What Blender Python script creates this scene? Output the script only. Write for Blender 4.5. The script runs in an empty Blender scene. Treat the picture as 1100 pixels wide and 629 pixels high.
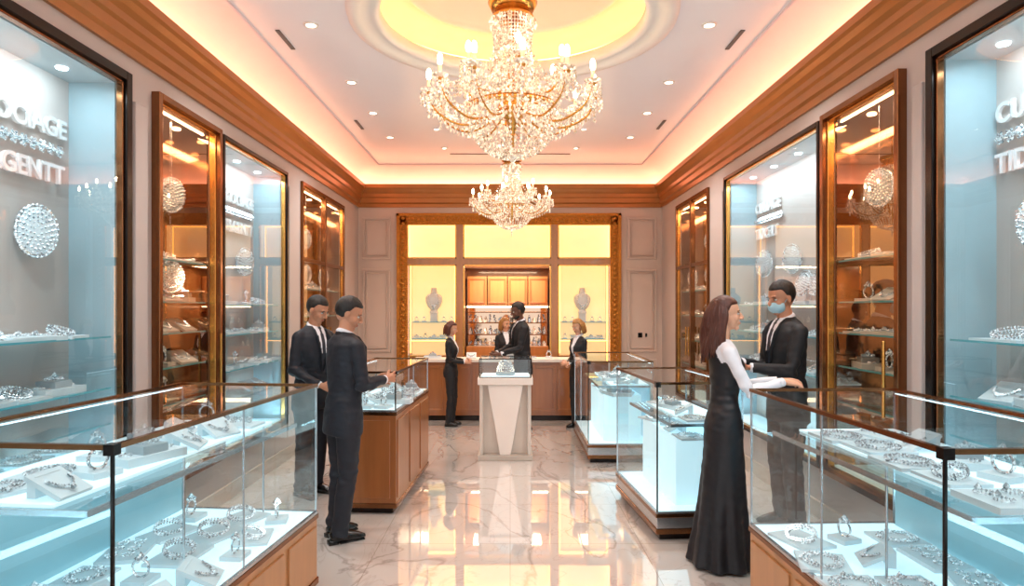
import bpy, math, random
from mathutils import Vector, Matrix, noise
random.seed(7)
S = bpy.context.scene
COL = S.collection
try:
    S.view_settings.view_transform = 'Standard'
    S.view_settings.look = 'None'
except Exception:
    pass

# ------------------------------------------------------------------ materials
def lin(h):
    h = h.lstrip('#')
    out = []
    for i in (0, 2, 4):
        c = int(h[i:i+2], 16) / 255
        out.append(c/12.92 if c <= 0.04045 else ((c+0.055)/1.055)**2.4)
    return (*out, 1)

def mat(name, col, rough=0.5, metal=0.0, emis=None, es=0.0, bump=0.0, bscale=40, vary=0.0, vscale=5, coat=0.0, stretch=None):
    m = bpy.data.materials.new(name); m.use_nodes = True
    nt = m.node_tree; b = nt.nodes['Principled BSDF']
    c = lin(col)
    b.inputs['Base Color'].default_value = c
    b.inputs['Roughness'].default_value = rough
    b.inputs['Metallic'].default_value = metal
    b.inputs['Coat Weight'].default_value = coat
    if emis:
        b.inputs['Emission Color'].default_value = lin(emis)
        b.inputs['Emission Strength'].default_value = es
    tc = nt.nodes.new('ShaderNodeTexCoord')
    mp = nt.nodes.new('ShaderNodeMapping')
    nt.links.new(tc.outputs['Object'], mp.inputs['Vector'])
    if stretch: mp.inputs['Scale'].default_value = stretch
    if vary > 0:
        n = nt.nodes.new('ShaderNodeTexNoise'); n.inputs['Scale'].default_value = vscale
        n.inputs['Detail'].default_value = 5
        nt.links.new(mp.outputs[0], n.inputs['Vector'])
        mx = nt.nodes.new('ShaderNodeMix'); mx.data_type = 'RGBA'
        mx.inputs['A'].default_value = tuple(x*(1-vary) for x in c[:3])+(1,)
        mx.inputs['B'].default_value = tuple(min(1, x*(1+vary)) for x in c[:3])+(1,)
        nt.links.new(n.outputs['Fac'], mx.inputs['Factor'])
        nt.links.new(mx.outputs['Result'], b.inputs['Base Color'])
    if bump > 0:
        n2 = nt.nodes.new('ShaderNodeTexNoise'); n2.inputs['Scale'].default_value = bscale
        n2.inputs['Detail'].default_value = 4
        nt.links.new(mp.outputs[0], n2.inputs['Vector'])
        bp = nt.nodes.new('ShaderNodeBump'); bp.inputs['Strength'].default_value = bump
        bp.inputs['Distance'].default_value = 0.02
        nt.links.new(n2.outputs['Fac'], bp.inputs['Height'])
        nt.links.new(bp.outputs[0], b.inputs['Normal'])
    return m

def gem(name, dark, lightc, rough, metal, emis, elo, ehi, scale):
    """painted sparkle: random cells get their own tone and glow"""
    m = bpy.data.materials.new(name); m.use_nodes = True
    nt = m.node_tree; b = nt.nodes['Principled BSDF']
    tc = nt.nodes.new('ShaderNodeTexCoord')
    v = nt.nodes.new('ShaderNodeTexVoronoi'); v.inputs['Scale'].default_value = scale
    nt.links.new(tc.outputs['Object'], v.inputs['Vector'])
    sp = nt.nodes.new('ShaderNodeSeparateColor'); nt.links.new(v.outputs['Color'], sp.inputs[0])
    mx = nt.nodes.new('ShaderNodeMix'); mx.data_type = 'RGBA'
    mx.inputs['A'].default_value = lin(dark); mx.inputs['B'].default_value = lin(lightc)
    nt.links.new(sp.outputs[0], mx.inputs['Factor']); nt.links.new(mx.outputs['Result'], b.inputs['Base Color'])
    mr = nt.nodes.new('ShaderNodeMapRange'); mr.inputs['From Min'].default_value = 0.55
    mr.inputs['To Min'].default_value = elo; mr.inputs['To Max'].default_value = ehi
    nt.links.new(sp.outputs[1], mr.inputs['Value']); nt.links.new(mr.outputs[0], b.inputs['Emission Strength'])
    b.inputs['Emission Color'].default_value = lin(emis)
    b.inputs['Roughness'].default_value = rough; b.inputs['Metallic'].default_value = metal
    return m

def glass(name, tint, base=0.05, gain=0.9, gcol='#ffffff'):
    m = bpy.data.materials.new(name); m.use_nodes = True
    nt = m.node_tree; nt.nodes.clear()
    o = nt.nodes.new('ShaderNodeOutputMaterial')
    t = nt.nodes.new('ShaderNodeBsdfTransparent'); t.inputs[0].default_value = lin(tint)
    g = nt.nodes.new('ShaderNodeBsdfGlossy'); g.inputs['Roughness'].default_value = 0.0
    g.inputs['Color'].default_value = lin(gcol)
    lw = nt.nodes.new('ShaderNodeLayerWeight'); lw.inputs['Blend'].default_value = 0.5
    p = nt.nodes.new('ShaderNodeMath'); p.operation = 'POWER'; p.inputs[1].default_value = 4.5
    k = nt.nodes.new('ShaderNodeMath'); k.operation = 'MULTIPLY_ADD'
    k.inputs[1].default_value = gain; k.inputs[2].default_value = base
    mx = nt.nodes.new('ShaderNodeMixShader')
    nt.links.new(lw.outputs['Facing'], p.inputs[0]); nt.links.new(p.outputs[0], k.inputs[0])
    nt.links.new(k.outputs[0], mx.inputs[0]); nt.links.new(t.outputs[0], mx.inputs[1])
    nt.links.new(g.outputs[0], mx.inputs[2]); nt.links.new(mx.outputs[0], o.inputs[0])
    return m

def marble(name):
    m = bpy.data.materials.new(name); m.use_nodes = True
    nt = m.node_tree; b = nt.nodes['Principled BSDF']
    tc = nt.nodes.new('ShaderNodeTexCoord')
    def vein(scale, w, seed):
        mp = nt.nodes.new('ShaderNodeMapping'); mp.inputs['Location'].default_value = (seed, seed*2, 0)
        mp.inputs['Rotation'].default_value = (0, 0, 0.5); mp.inputs['Scale'].default_value = (1, 0.55, 1)
        nt.links.new(tc.outputs['Object'], mp.inputs['Vector'])
        n = nt.nodes.new('ShaderNodeTexNoise'); n.inputs['Scale'].default_value = scale
        n.inputs['Detail'].default_value = 7; n.inputs['Distortion'].default_value = 1.2
        nt.links.new(mp.outputs[0], n.inputs['Vector'])
        s = nt.nodes.new('ShaderNodeMath'); s.operation = 'SUBTRACT'; s.inputs[1].default_value = 0.5
        a = nt.nodes.new('ShaderNodeMath'); a.operation = 'ABSOLUTE'
        r = nt.nodes.new('ShaderNodeMapRange'); r.inputs['From Max'].default_value = w
        nt.links.new(n.outputs['Fac'], s.inputs[0]); nt.links.new(s.outputs[0], a.inputs[0])
        nt.links.new(a.outputs[0], r.inputs['Value'])
        return r.outputs[0]
    v1 = vein(1.1, 0.016, 3.1); v2 = vein(2.6, 0.012, 8.3)
    mu = nt.nodes.new('ShaderNodeMath'); mu.operation = 'MULTIPLY'
    pw = nt.nodes.new('ShaderNodeMath'); pw.operation = 'MULTIPLY_ADD'; pw.inputs[1].default_value = 0.4; pw.inputs[2].default_value = 0.6
    nt.links.new(v2, pw.inputs[0])
    nt.links.new(v1, mu.inputs[0]); nt.links.new(pw.outputs[0], mu.inputs[1])
    mx = nt.nodes.new('ShaderNodeMix'); mx.data_type = 'RGBA'
    mx.inputs['A'].default_value = lin('#b9ada5'); mx.inputs['B'].default_value = lin('#dbd2ca')
    nt.links.new(mu.outputs[0], mx.inputs['Factor'])
    br = nt.nodes.new('ShaderNodeTexBrick'); br.offset = 0.0
    br.inputs['Scale'].default_value = 1.0; br.inputs['Brick Width'].default_value = 0.95
    br.inputs['Row Height'].default_value = 0.95; br.inputs['Mortar Size'].default_value = 0.003
    br.inputs['Color1'].default_value = (1, 1, 1, 1); br.inputs['Color2'].default_value = (0.95, 0.95, 0.95, 1)
    br.inputs['Mortar'].default_value = (0.7, 0.66, 0.62, 1)
    nt.links.new(tc.outputs['Object'], br.inputs['Vector'])
    m2 = nt.nodes.new('ShaderNodeMix'); m2.data_type = 'RGBA'; m2.blend_type = 'MULTIPLY'
    m2.inputs['Factor'].default_value = 1
    nt.links.new(mx.outputs['Result'], m2.inputs['A']); nt.links.new(br.outputs['Color'], m2.inputs['B'])
    nt.links.new(m2.outputs['Result'], b.inputs['Base Color'])
    b.inputs['Roughness'].default_value = 0.03
    b.inputs['Specular IOR Level'].default_value = 1.0
    b.inputs['IOR'].default_value = 2.0
    b.inputs['Coat Weight'].default_value = 1.0; b.inputs['Coat Roughness'].default_value = 0.012
    b.inputs['Coat IOR'].default_value = 1.8
    return m

M = {}
M['floor'] = marble('marble_floor')
M['wall'] = mat('plaster_beige', '#bfb4af', 0.5, vary=0.05, vscale=3)
M['backwall'] = mat('plaster_warm', '#cfbbad', 0.5, vary=0.04)
M['ceil'] = mat('ceiling_paint', '#f2e9e9', 0.28, vary=0.02, vscale=2)
M['cove'] = mat('cove_paint', '#f4d6d2', 0.6, vary=0.03)
M['dome'] = mat('dome_paint', '#f8e0c8', 0.5, vary=0.03)
M['cornice'] = mat('cornice_gold', '#ae7038', 0.3, 0.4, vary=0.15, vscale=4)
M['gold'] = mat('gold', '#d8a055', 0.25, 1.0, vary=0.2, vscale=30)
M['goldframe'] = mat('carved_gold', '#b8762f', 0.3, 0.85, bump=0.6, bscale=60, vary=0.3, vscale=25)
M['bronze'] = mat('bronze', '#8a5c3c', 0.2, 0.95, vary=0.15, vscale=20)
M['dark'] = mat('dark_bronze', '#241c19', 0.22, 0.7, vary=0.15)
M['wood'] = mat('walnut_veneer', '#9c5f32', 0.28, 0.0, vary=0.25, vscale=3, coat=0.5, stretch=(6, 6, 0.6))
M['wood2'] = mat('oak_veneer', '#b37c4c', 0.3, 0.0, vary=0.2, vscale=3, coat=0.4, stretch=(6, 6, 0.6))
M['steel'] = mat('brushed_steel', '#b9bcc0', 0.25, 0.9, vary=0.1, vscale=60)
M['greybase'] = mat('stone_plinth', '#c0b3a6', 0.35, vary=0.08)
M['pedside'] = mat('pedestal_stone', '#d2c6ba', 0.35, vary=0.06)
M['glass'] = glass('clear_glass', '#f0fafc', 0.05, 0.85)
M['glasstop'] = glass('counter_glass', '#eaf6f9', 0.09, 0.95)
M['bglass'] = glass('bronze_glass', '#f6e4d0', 0.13, 0.75, '#ffeede')
M['mirror'] = mat('bronze_mirror', '#ccb39c', 0.05, 1.0, vary=0.08, vscale=2)
M['sidemirror'] = mat('bronze_side_mirror', '#a58468', 0.08, 0.95, vary=0.08, vscale=2)
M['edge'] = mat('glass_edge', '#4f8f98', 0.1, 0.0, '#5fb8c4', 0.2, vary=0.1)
M['back'] = mat('case_backdrop', '#bbb3ae', 0.7, vary=0.05)
M['bluepanel'] = mat('case_side_panel', '#9bb2b9', 0.25, vary=0.06)
M['deck'] = mat('lit_deck', '#e0edf1', 0.45, 0, '#cdeef7', 0.60, vary=0.05, vscale=3)
M['litpanel'] = mat('case_soffit', '#b4c0c4', 0.5, vary=0.03)
M['lightbox'] = mat('frosted_lightbox', '#d6eaf0', 0.5, 0, '#c6e9f4', 0.62, vary=0.05)
M['teal'] = mat('frosted_teal_panel', '#9dc6d0', 0.3, 0, '#8cc9da', 0.14, vary=0.08)
M['ledcool'] = mat('led_cool', '#ffffff', 0.5, 0, '#dff4ff', 3.5, vary=0.01)
M['ledspot'] = mat('case_spot_lens', '#ffffff', 0.5, 0, '#eef6ff', 8.0, vary=0.01)
M['ledwarm'] = mat('led_warm', '#ffd8b0', 0.5, 0, '#ffbe94', 10.0, vary=0.01)
M['ledcase'] = mat('led_case_warm', '#ffe4c4', 0.5, 0, '#ffdcb4', 12.0, vary=0.01)
M['leddome'] = mat('led_dome', '#ffd0a0', 0.5, 0, '#ffb870', 8.0, vary=0.01)
M['spot'] = mat('downlight_lens', '#ffffff', 0.5, 0, '#fff0dc', 8.0, vary=0.01)
M['pad'] = mat('jewelry_pad', '#d3dde1', 0.6, vary=0.05)
M['pad2'] = mat('jewelry_pad_grey', '#a6b0b5', 0.5, vary=0.04)
M['dia'] = gem('diamond_silver', '#7d868c', '#f4f8fa', 0.14, 0.8, '#f2fbff', 0.02, 0.6, 110)  # glints painted in as light and dark cells with slight glow
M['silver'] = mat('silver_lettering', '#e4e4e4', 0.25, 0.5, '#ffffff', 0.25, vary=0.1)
M['crystal'] = gem('crystal', '#b98f60', '#fff6ea', 0.08, 0.5, '#ffeacf', 0.22, 1.35, 45)  # warm emission paints the lit look into the crystals
M['bulb'] = mat('candle_bulb', '#fff2d0', 0.4, 0, '#fff0c8', 26.0, vary=0.01)
M['candle'] = mat('candle_sleeve', '#f4e4c8', 0.4, 0, '#ffcf90', 0.6, vary=0.03)
M['backlit'] = mat('backlit_panel', '#ffeccc', 0.5, 0, '#ffd698', 0.72, vary=0.06, vscale=2)
M['backlit2'] = mat('backlit_niche', '#ffeac8', 0.5, 0, '#ffd494', 0.6, vary=0.06, vscale=2)
M['ledpanel'] = mat('led_panel_edge', '#ffd0a0', 0.5, 0, '#ffae50', 5.5, vary=0.01)
M['cream'] = mat('cream', '#ece0d6', 0.4, vary=0.03)
M['suit'] = mat('suit_navy', '#131722', 0.68, bump=0.5, bscale=9, vary=0.3, vscale=8)
M['suit2'] = mat('suit_black', '#0f0f14', 0.68, bump=0.5, bscale=9, vary=0.3, vscale=8)
M['dress'] = mat('dress_black', '#0c0d15', 0.5, bump=0.3, bscale=8, vary=0.3, vscale=8)
M['shirt'] = mat('shirt_white', '#e4e4ea', 0.7, bump=0.3, bscale=14, vary=0.05)
M['tie'] = mat('tie_dark', '#141a2a', 0.5, vary=0.2)
M['shoe'] = mat('leather_shoe', '#0b0a0a', 0.25, vary=0.2)
def skinmat(name, col, r=0.5):
    m = mat(name, col, r, vary=0.10, vscale=14, bump=0.06, bscale=120)
    b = m.node_tree.nodes['Principled BSDF']
    b.inputs['Subsurface Weight'].default_value = 0.12; b.inputs['Subsurface Radius'].default_value = (0.02, 0.007, 0.004)
    b.inputs['Subsurface Scale'].default_value = 1.0
    return m
M['skin'] = skinmat('skin', '#c08768')
M['skin_light'] = skinmat('skin_light', '#d6a183')
M['skin_brown'] = skinmat('skin_brown', '#6b4230')
M['lip'] = mat('lips', '#a5564e', 0.4, vary=0.05)
M['eyew'] = mat('eye_white', '#d4cfca', 0.3, vary=0.02)
M['eyed'] = mat('iris', '#1d130e', 0.3, vary=0.1)
M['hair_dark'] = mat('hair_dark', '#150f0c', 0.55, bump=0.3, bscale=80, vary=0.6, vscale=50, stretch=(1, 1, 0.25))
M['hair_brown'] = mat('hair_auburn', '#4d2416', 0.45, bump=0.25, bscale=80, vary=0.6, vscale=50, stretch=(1, 1, 0.15))
M['hair_blond'] = mat('hair_blond', '#9a6a35', 0.5, bump=0.25, bscale=80, vary=0.5, vscale=50, stretch=(1, 1, 0.15))
M['mask'] = mat('face_mask', '#a6cbd8', 0.8, bump=0.15, bscale=50, vary=0.05)
M['vent'] = mat('vent_dark', '#6a605c', 0.6, vary=0.1)

# ------------------------------------------------------------------ mesh builder
class MB:
    def __init__(s): s.v = []; s.f = []; s.m = []
    def add(s, vs, fs, m=0):
        o = len(s.v); s.v += [tuple(v) for v in vs]
        for f in fs: s.f.append(tuple(i+o for i in f)); s.m.append(m)
    def box(s, x0, x1, y0, y1, z0, z1, m=0, T=None):
        if x0 > x1: x0, x1 = x1, x0
        if y0 > y1: y0, y1 = y1, y0
        vs = [Vector((x, y, z)) for z in (z0, z1) for x, y in ((x0, y0), (x1, y0), (x1, y1), (x0, y1))]
        if T: vs = [T @ v for v in vs]
        s.add(vs, [(3, 2, 1, 0), (4, 5, 6, 7), (0, 1, 5, 4), (1, 2, 6, 5), (2, 3, 7, 6), (3, 0, 4, 7)], m)
    def quad(s, a, b, c, d, m=0): s.add([a, b, c, d], [(0, 1, 2, 3)], m)
    def octa(s, c, r, rz=None, m=0):
        rz = rz or r; x, y, z = c
        s.add([(x+r, y, z), (x, y+r, z), (x-r, y, z), (x, y-r, z), (x, y, z+rz), (x, y, z-rz)],
              [(0, 1, 4), (1, 2, 4), (2, 3, 4), (3, 0, 4), (1, 0, 5), (2, 1, 5), (3, 2, 5), (0, 3, 5)], m)
    def ell(s, c, r, m=0, T=None, nu=16, nv=10, fn=None):
        c = Vector(c); vs = []; fs = []
        vs.append(Vector((0, 0, 1)))
        for j in range(1, nv):
            t = math.pi*j/nv
            for i in range(nu):
                p = 2*math.pi*i/nu
                vs.append(Vector((math.sin(t)*math.cos(p), math.sin(t)*math.sin(p), math.cos(t))))
        vs.append(Vector((0, 0, -1)))
        out = []
        for v in vs:
            q = Vector((v.x*r[0], v.y*r[1], v.z*r[2])) + c
            if fn: q = fn(q, v)
            if T: q = T @ q
            out.append(q)
        for i in range(nu): fs.append((0, 1+i, 1+(i+1) % nu))
        for j in range(nv-2):
            for i in range(nu):
                a = 1+j*nu+i; b = 1+j*nu+(i+1) % nu
                fs.append((a, a+nu, b+nu, b))
        L = len(vs)-1; o = 1+(nv-2)*nu
        for i in range(nu): fs.append((L, o+(i+1) % nu, o+i))
        s.add(out, fs, m)
    def tube(s, pts, rad, n=8, m=0, closed=False, up=None, T=None):
        pts = [Vector(p) for p in pts]; N = len(pts)
        if not isinstance(rad, (list, tuple)): rad = [rad]*N
        vs = []; nrm = None
        for i, p in enumerate(pts):
            if closed: t = pts[(i+1) % N]-pts[i-1]
            else: t = pts[min(i+1, N-1)]-pts[max(i-1, 0)]
            t.normalize()
            if nrm is None:
                u = Vector(up) if up else (Vector((0, 0, 1)) if abs(t.z) < 0.9 else Vector((1, 0, 0)))
                nrm = (u - t*u.dot(t)).normalized()
            else:
                q = nrm - t*nrm.dot(t)
                if q.length > 1e-6: nrm = q.normalized()
            b = t.cross(nrm)
            r = rad[i]; ra, rb = r if isinstance(r, (tuple, list)) else (r, r)
            for k in range(n):
                a = 2*math.pi*k/n
                q = p + nrm*math.cos(a)*ra + b*math.sin(a)*rb
                vs.append(T @ q if T else q)
        fs = []
        for i in range(N if closed else N-1):
            for k in range(n):
                a = i*n+k; b2 = i*n+(k+1) % n; j = ((i+1) % N)*n
                fs.append((a, b2, j+(k+1) % n, j+k))
        if not closed:
            fs.append(tuple(reversed(range(n)))); fs.append(tuple(range((N-1)*n, N*n)))
        s.add(vs, fs, m)
    def lathe(s, prof, c=(0, 0, 0), n=24, m=0, sc=1.0):
        c = Vector(c); vs = []; fs = []
        for r, z in prof:
            for k in range(n):
                a = 2*math.pi*k/n
                vs.append(c+Vector((r*math.cos(a)*sc, r*math.sin(a)*sc, z*sc)))
        for i in range(len(prof)-1):
            for k in range(n):
                fs.append((i*n+k, i*n+(k+1) % n, (i+1)*n+(k+1) % n, (i+1)*n+k))
        s.add(vs, fs, m)
    def loft(s, rings, n=32, m=0, ex=2.3, fold=None, T=None):
        vs = []; fs = []
        for (z, cx, cy, hx, hy) in rings:
            for k in range(n):
                a = 2*math.pi*k/n
                ca, sa = math.cos(a), math.sin(a)
                x = math.copysign(abs(ca)**(2/ex), ca); y = math.copysign(abs(sa)**(2/ex), sa)
                f = fold(a, z) if fold else 1
                v = Vector((cx+x*hx*f, cy+y*hy*f, z))
                vs.append(T(v) if T else v)
        N = len(rings)
        for i in range(N-1):
            for k in range(n):
                fs.append((i*n+k, i*n+(k+1) % n, (i+1)*n+(k+1) % n, (i+1)*n+k))
        fs.append(tuple(reversed(range(n)))); fs.append(tuple(range((N-1)*n, N*n)))
        s.add(vs, fs, m)
    def obj(s, name, mats, smooth=False, parent=None, bevel=0, loc=None):
        me = bpy.data.meshes.new(name)
        me.from_pydata(s.v, [], s.f)
        for x in mats: me.materials.append(M[x] if isinstance(x, str) else x)
        me.polygons.foreach_set('material_index', s.m)
        if smooth: me.polygons.foreach_set('use_smooth', [True]*len(s.f))
        me.update()
        o = bpy.data.objects.new(name, me); COL.objects.link(o)
        if parent: o.parent = parent
        if loc: o.location = loc
        if bevel:
            b = o.modifiers.new('bevel', 'BEVEL'); b.width = bevel; b.segments = 2; b.limit_method = 'ANGLE'
        return o

def empty(name, loc=(0, 0, 0), rz=0, sc=1):
    e = bpy.data.objects.new(name, None); COL.objects.link(e)
    e.location = loc; e.rotation_euler = (0, 0, rz); e.scale = (sc, sc, sc); e.empty_display_size = 0.1
    return e

def remesh(o, voxel, smooth=4, fn=None, mats=None, sfac=0.5, disp=None):
    r = o.modifiers.new('r', 'REMESH'); r.mode = 'VOXEL'; r.voxel_size = voxel
    if smooth:
        k = o.modifiers.new('s', 'SMOOTH'); k.iterations = smooth; k.factor = sfac
    dg = bpy.context.evaluated_depsgraph_get(); dg.update()
    me = bpy.data.meshes.new_from_object(o.evaluated_get(dg))
    o.modifiers.clear(); o.data = me
    if disp:
        ns = [v.normal.copy() for v in me.vertices]
        for v, n in zip(me.vertices, ns): v.co = v.co + n*disp(v.co)
        me.update()
    if mats:
        me.materials.clear()
        for x in mats: me.materials.append(M[x] if isinstance(x, str) else x)
    for p in me.polygons:
        p.use_smooth = True
        p.material_index = fn(p.center, p.normal) if fn else 0
    return o

def catmull(P, k=6):
    P = [Vector(p) for p in P]; out = []
    Q = [P[0]]+P+[P[-1]]
    for i in range(1, len(Q)-2):
        for j in range(k):
            t = j/k; a, b, c, d = Q[i-1], Q[i], Q[i+1], Q[i+2]
            out.append(0.5*((2*b)+(c-a)*t+(2*a-5*b+4*c-d)*t*t+(3*b-a-3*c+d)*t*t*t))
    out.append(P[-1]); return out

def light(name, kind, loc, power, col, size=0.1, rot=(0, 0, 0), spot=None, sy=None, parent=None):
    l = bpy.data.lights.new(name, kind); l.energy = power; l.color = col
    if kind == 'AREA':
        l.size = size
        if sy: l.shape = 'RECTANGLE'; l.size_y = sy
    else: l.shadow_soft_size = size
    if spot: l.spot_size = spot; l.spot_blend = 0.8
    o = bpy.data.objects.new(name, l); COL.objects.link(o); o.location = loc; o.rotation_euler = rot
    if parent: o.parent = parent
    return o

# ------------------------------------------------------------------ room
W = 2.53; D = 10.86; YN = -2.0; ZC = 4.02; ZT = 3.45
mb = MB(); mb.box(-3.1, 3.1, YN, 13.0, -0.1, 0.0); mb.obj('floor', ['floor'])

OPEN = {-1: [(0.3, 4.25, 'A'), (4.64, 5.56, 'B'), (5.72, 7.3, 'C'), (7.9, 9.8, 'D')],
        1: [(0.3, 3.86, 'A'), (4.2, 5.16, 'B'), (5.32, 7.6, 'C'), (8.3, 9.8, 'D')]}
Z0, Z1 = 0.45, 3.2
XB = 2.89
for s, nm in ((-1, 'wall_left'), (1, 'wall_right')):
    mb = MB(); y = YN
    for (a, b, k) in OPEN[s]:
        mb.box(s*W, s*3.05, y, a, 0, ZT+0.6)
        mb.box(s*W, s*3.05, a, b, 0, Z0)
        mb.box(s*W, s*3.05, a, b, Z1, ZT+0.6)
        mb.box(s*(XB+0.01), s*3.05, a, b, Z0, Z1)
        y = b
    mb.box(s*W, s*3.05, y, D, 0, ZT+0.6)
    mb.obj(nm, ['wall'])
    mb = MB(); y = YN
    mb.box(s*(W-0.02), s*(W+0.01), YN, D, 0, 0.14)
    mb.obj('baseboard_left' if s < 0 else 'baseboard_right', ['greybase'], bevel=0.004)
    mb = MB(); prev = YN
    for (a, b, k) in OPEN[s]+[(D, D, '')]:
        if a-prev > 0.3 and prev > 0:
            mb.box(s*(W-0.018), s*(W+0.01), prev+0.12, a-0.12 if a < D else a-0.3, 0.5, 3.1)
        prev = b
    mb.obj('trim_left' if s < 0 else 'trim_right', ['wall'], bevel=0.006)

# cornice + cove
def sweep(prof, m, mb):
    vs = []
    for o, z in prof:
        vs += [(-W+o, YN, z), (-W+o, D-o, z), (W-o, D-o, z), (W-o, YN, z)]
    fs = []
    for i in range(len(prof)-1):
        for k in range(3):
            a = i*4+k; fs.append((a, a+1, a+5, a+4))
    mb.add(vs, fs, m)
mb = MB()
sweep([(0, 3.38), (0.025, 3.38), (0.025, 3.44), (0.05, 3.46), (0.05, 3.53), (0.07, 3.55), (0.07, 3.6), (0.10, 3.63), (0.12, 3.67), (0.14, 3.69), (0.14, 3.75), (0.125, 3.75), (0.125, 3.72), (0.0, 3.72)], 0, mb)
mb.obj('cornice', ['cornice'])
mb = MB(); pr = [(0, 3.71)]
for i in range(11):
    t = math.pi/2*i/10
    pr.append((0.40*(1-math.cos(t)), 3.73+0.27*math.sin(t)))
pr += [(0.42, 4.0), (0.42, ZC)]
sweep(pr, 0, mb)
mb.obj('ceiling_cove', ['cove'], smooth=True)
mb = MB(); sweep([(0.03, 3.725), (0.03, 3.745), (0.09, 3.745), (0.09, 3.725)], 0, mb)
mb.obj('cove_led_strip', ['ledwarm'])

# ceiling with round opening
CX, CY, CR = 0.02, 5.25, 1.27
x0, x1, y0, y1 = -W+0.42, W-0.42, YN, D-0.42
angs = [2*math.pi*i/96 for i in range(96)]
for cx, cy in ((x0, y0), (x1, y0), (x1, y1), (x0, y1)): angs.append(math.atan2(cy-CY, cx-CX) % (2*math.pi))
angs.sort(); vs = []; fs = []
for a in angs:
    c, s_ = math.cos(a), math.sin(a); t = 1e9
    if c > 1e-9: t = min(t, (x1-CX)/c)
    if c < -1e-9: t = min(t, (x0-CX)/c)
    if s_ > 1e-9: t = min(t, (y1-CY)/s_)
    if s_ < -1e-9: t = min(t, (y0-CY)/s_)
    vs += [(CX+c*CR, CY+s_*CR, ZC), (CX+c*t, CY+s_*t, ZC)]
n = len(angs)
for i in range(n):
    j = (i+1) % n; fs.append((2*i, 2*i+1, 2*j+1, 2*j))
mb = MB(); mb.add(vs, fs)
mb.box(-3.05, 3.05, YN, D+0.15, 4.75, 4.85)
mb.box(-3.05, -W+0.42, YN, D+0.1, 4.05, 4.1); mb.box(W-0.42, 3.05, YN, D+0.1, 4.05, 4.1)
mb.obj('ceiling', ['ceil'])
mb = MB()
mb.lathe([(1.31, 4.02), (1.30, 3.985), (1.24, 3.975), (1.20, 3.985), (1.19, 4.0), (1.12, 4.0), (1.10, 3.985), (1.06, 3.99), (1.05, 4.02), (1.05, 4.08), (1.07, 4.10), (1.23, 4.10), (1.25, 4.16)], (CX, CY, 0), 96, 0)
mb.lathe([(1.25, 4.10), (1.25, 4.2), (1.18, 4.28), (1.0, 4.32), (0.92, 4.32), (0.92, 4.30), (0.87, 4.285), (0.82, 4.30), (0.80, 4.33)], (CX, CY, 0), 96, 1)
mb.lathe([(0.80, 4.33), (0.72, 4.42), (0.55, 4.50), (0.3, 4.55), (0, 4.56)], (CX, CY, 0), 96, 1)
mb.obj('ceiling_dome', ['cream', 'dome'], smooth=True)
mb = MB(); mb.lathe([(1.12, 4.11), (1.12, 4.13), (1.17, 4.13), (1.17, 4.11)], (CX, CY, 0), 96)
mb.lathe([(0.865, 4.33), (0.865, 4.345), (0.90, 4.345)], (CX, CY, 0), 96)
mb.obj('dome_led_ring', ['leddome'])

# downlights
mb = MB()
for y in (2.6, 4.0, 5.3, 6.65, 7.7, 8.8):
    for x in (-1.62, 1.62):
        mb.lathe([(0.0, -0.004), (0.04, -0.004)], (x, y, ZC), 20, 1)
        mb.lathe([(0.04, -0.004), (0.042, -0.012), (0.058, -0.012), (0.062, 0.0)], (x, y, ZC), 20, 0)
for y in (7.4, 8.4, 9.4):
    for x in (-0.95, 0.95):
        mb.lathe([(0.0, -0.004), (0.03, -0.004)], (x, y, ZC), 20, 1)
        mb.lathe([(0.03, -0.004), (0.032, -0.012), (0.046, -0.012), (0.05, 0.0)], (x, y, ZC), 20, 0)
mb.obj('recessed_downlight', ['cream', 'spot'])
mb = MB()
for (x, y) in ((-1.93, 5.6), (1.93, 5.6), (-1.9, 8.2), (1.9, 8.2)):
    mb.box(x-0.018, x+0.018, y-0.2, y+0.2, ZC-0.008, ZC-0.001)
mb.box(-0.9, 0.9, 9.75, 9.78, ZC-0.008, ZC-0.001)
mb.obj('air_vent', ['vent'])

# back wall
OX0, OX1, OZ1 = -1.72, 1.68, 3.12
YW = D+0.15
mb = MB(); mb.box(-3.05, OX0, D, YW, 0, OZ1); mb.obj('wall_back', ['backwall'])
mb = MB(); mb.box(OX1, 3.05, D, YW, 0, OZ1); mb.obj('wall_back', ['backwall'])
mb = MB(); mb.box(-3.05, 3.05, D, YW, OZ1, 4.4); mb.obj('wall_back', ['backwall'])
mb = MB()
def rectframe(mb, xa, xb, za, zb, w=0.035, y=D, d=0.025, m=0):
    mb.box(xa, xb, y-d, y+0.002, za, za+w, m); mb.box(xa, xb, y-d, y+0.002, zb-w, zb, m)
    mb.box(xa, xa+w, y-d, y+0.002, za+w, zb-w, m); mb.box(xb-w, xb, y-d, y+0.002, za+w, zb-w, m)
for (xa, xb) in ((-2.46, -1.99), (1.95, 2.44)):
    rectframe(mb, xa, xb, 2.52, 3.22); rectframe(mb, xa, xb, 0.98, 2.36); rectframe(mb, xa, xb, 0.2, 0.86)
    for (za, zb) in ((2.52, 3.22), (0.98, 2.36)): rectframe(mb, xa+0.06, xb-0.06, za+0.06, zb-0.06, 0.014)
mb.obj('trim_back', ['backwall'], bevel=0.006)
mb = MB(); mb.box(-2.5, -1.9, D-0.02, D+0.01, 0, 0.14); mb.box(1.85, 2.5, D-0.02, D+0.01, 0, 0.14)
mb.obj('baseboard_back', ['greybase'])
mb = MB(); mb.box(2.13, 2.2, D-0.012, D+0.001, 1.22, 1.30); mb.box(2.25, 2.28, D-0.012, D+0.001, 1.23, 1.29)
mb.obj('wall_switch', ['dark'])

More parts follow.
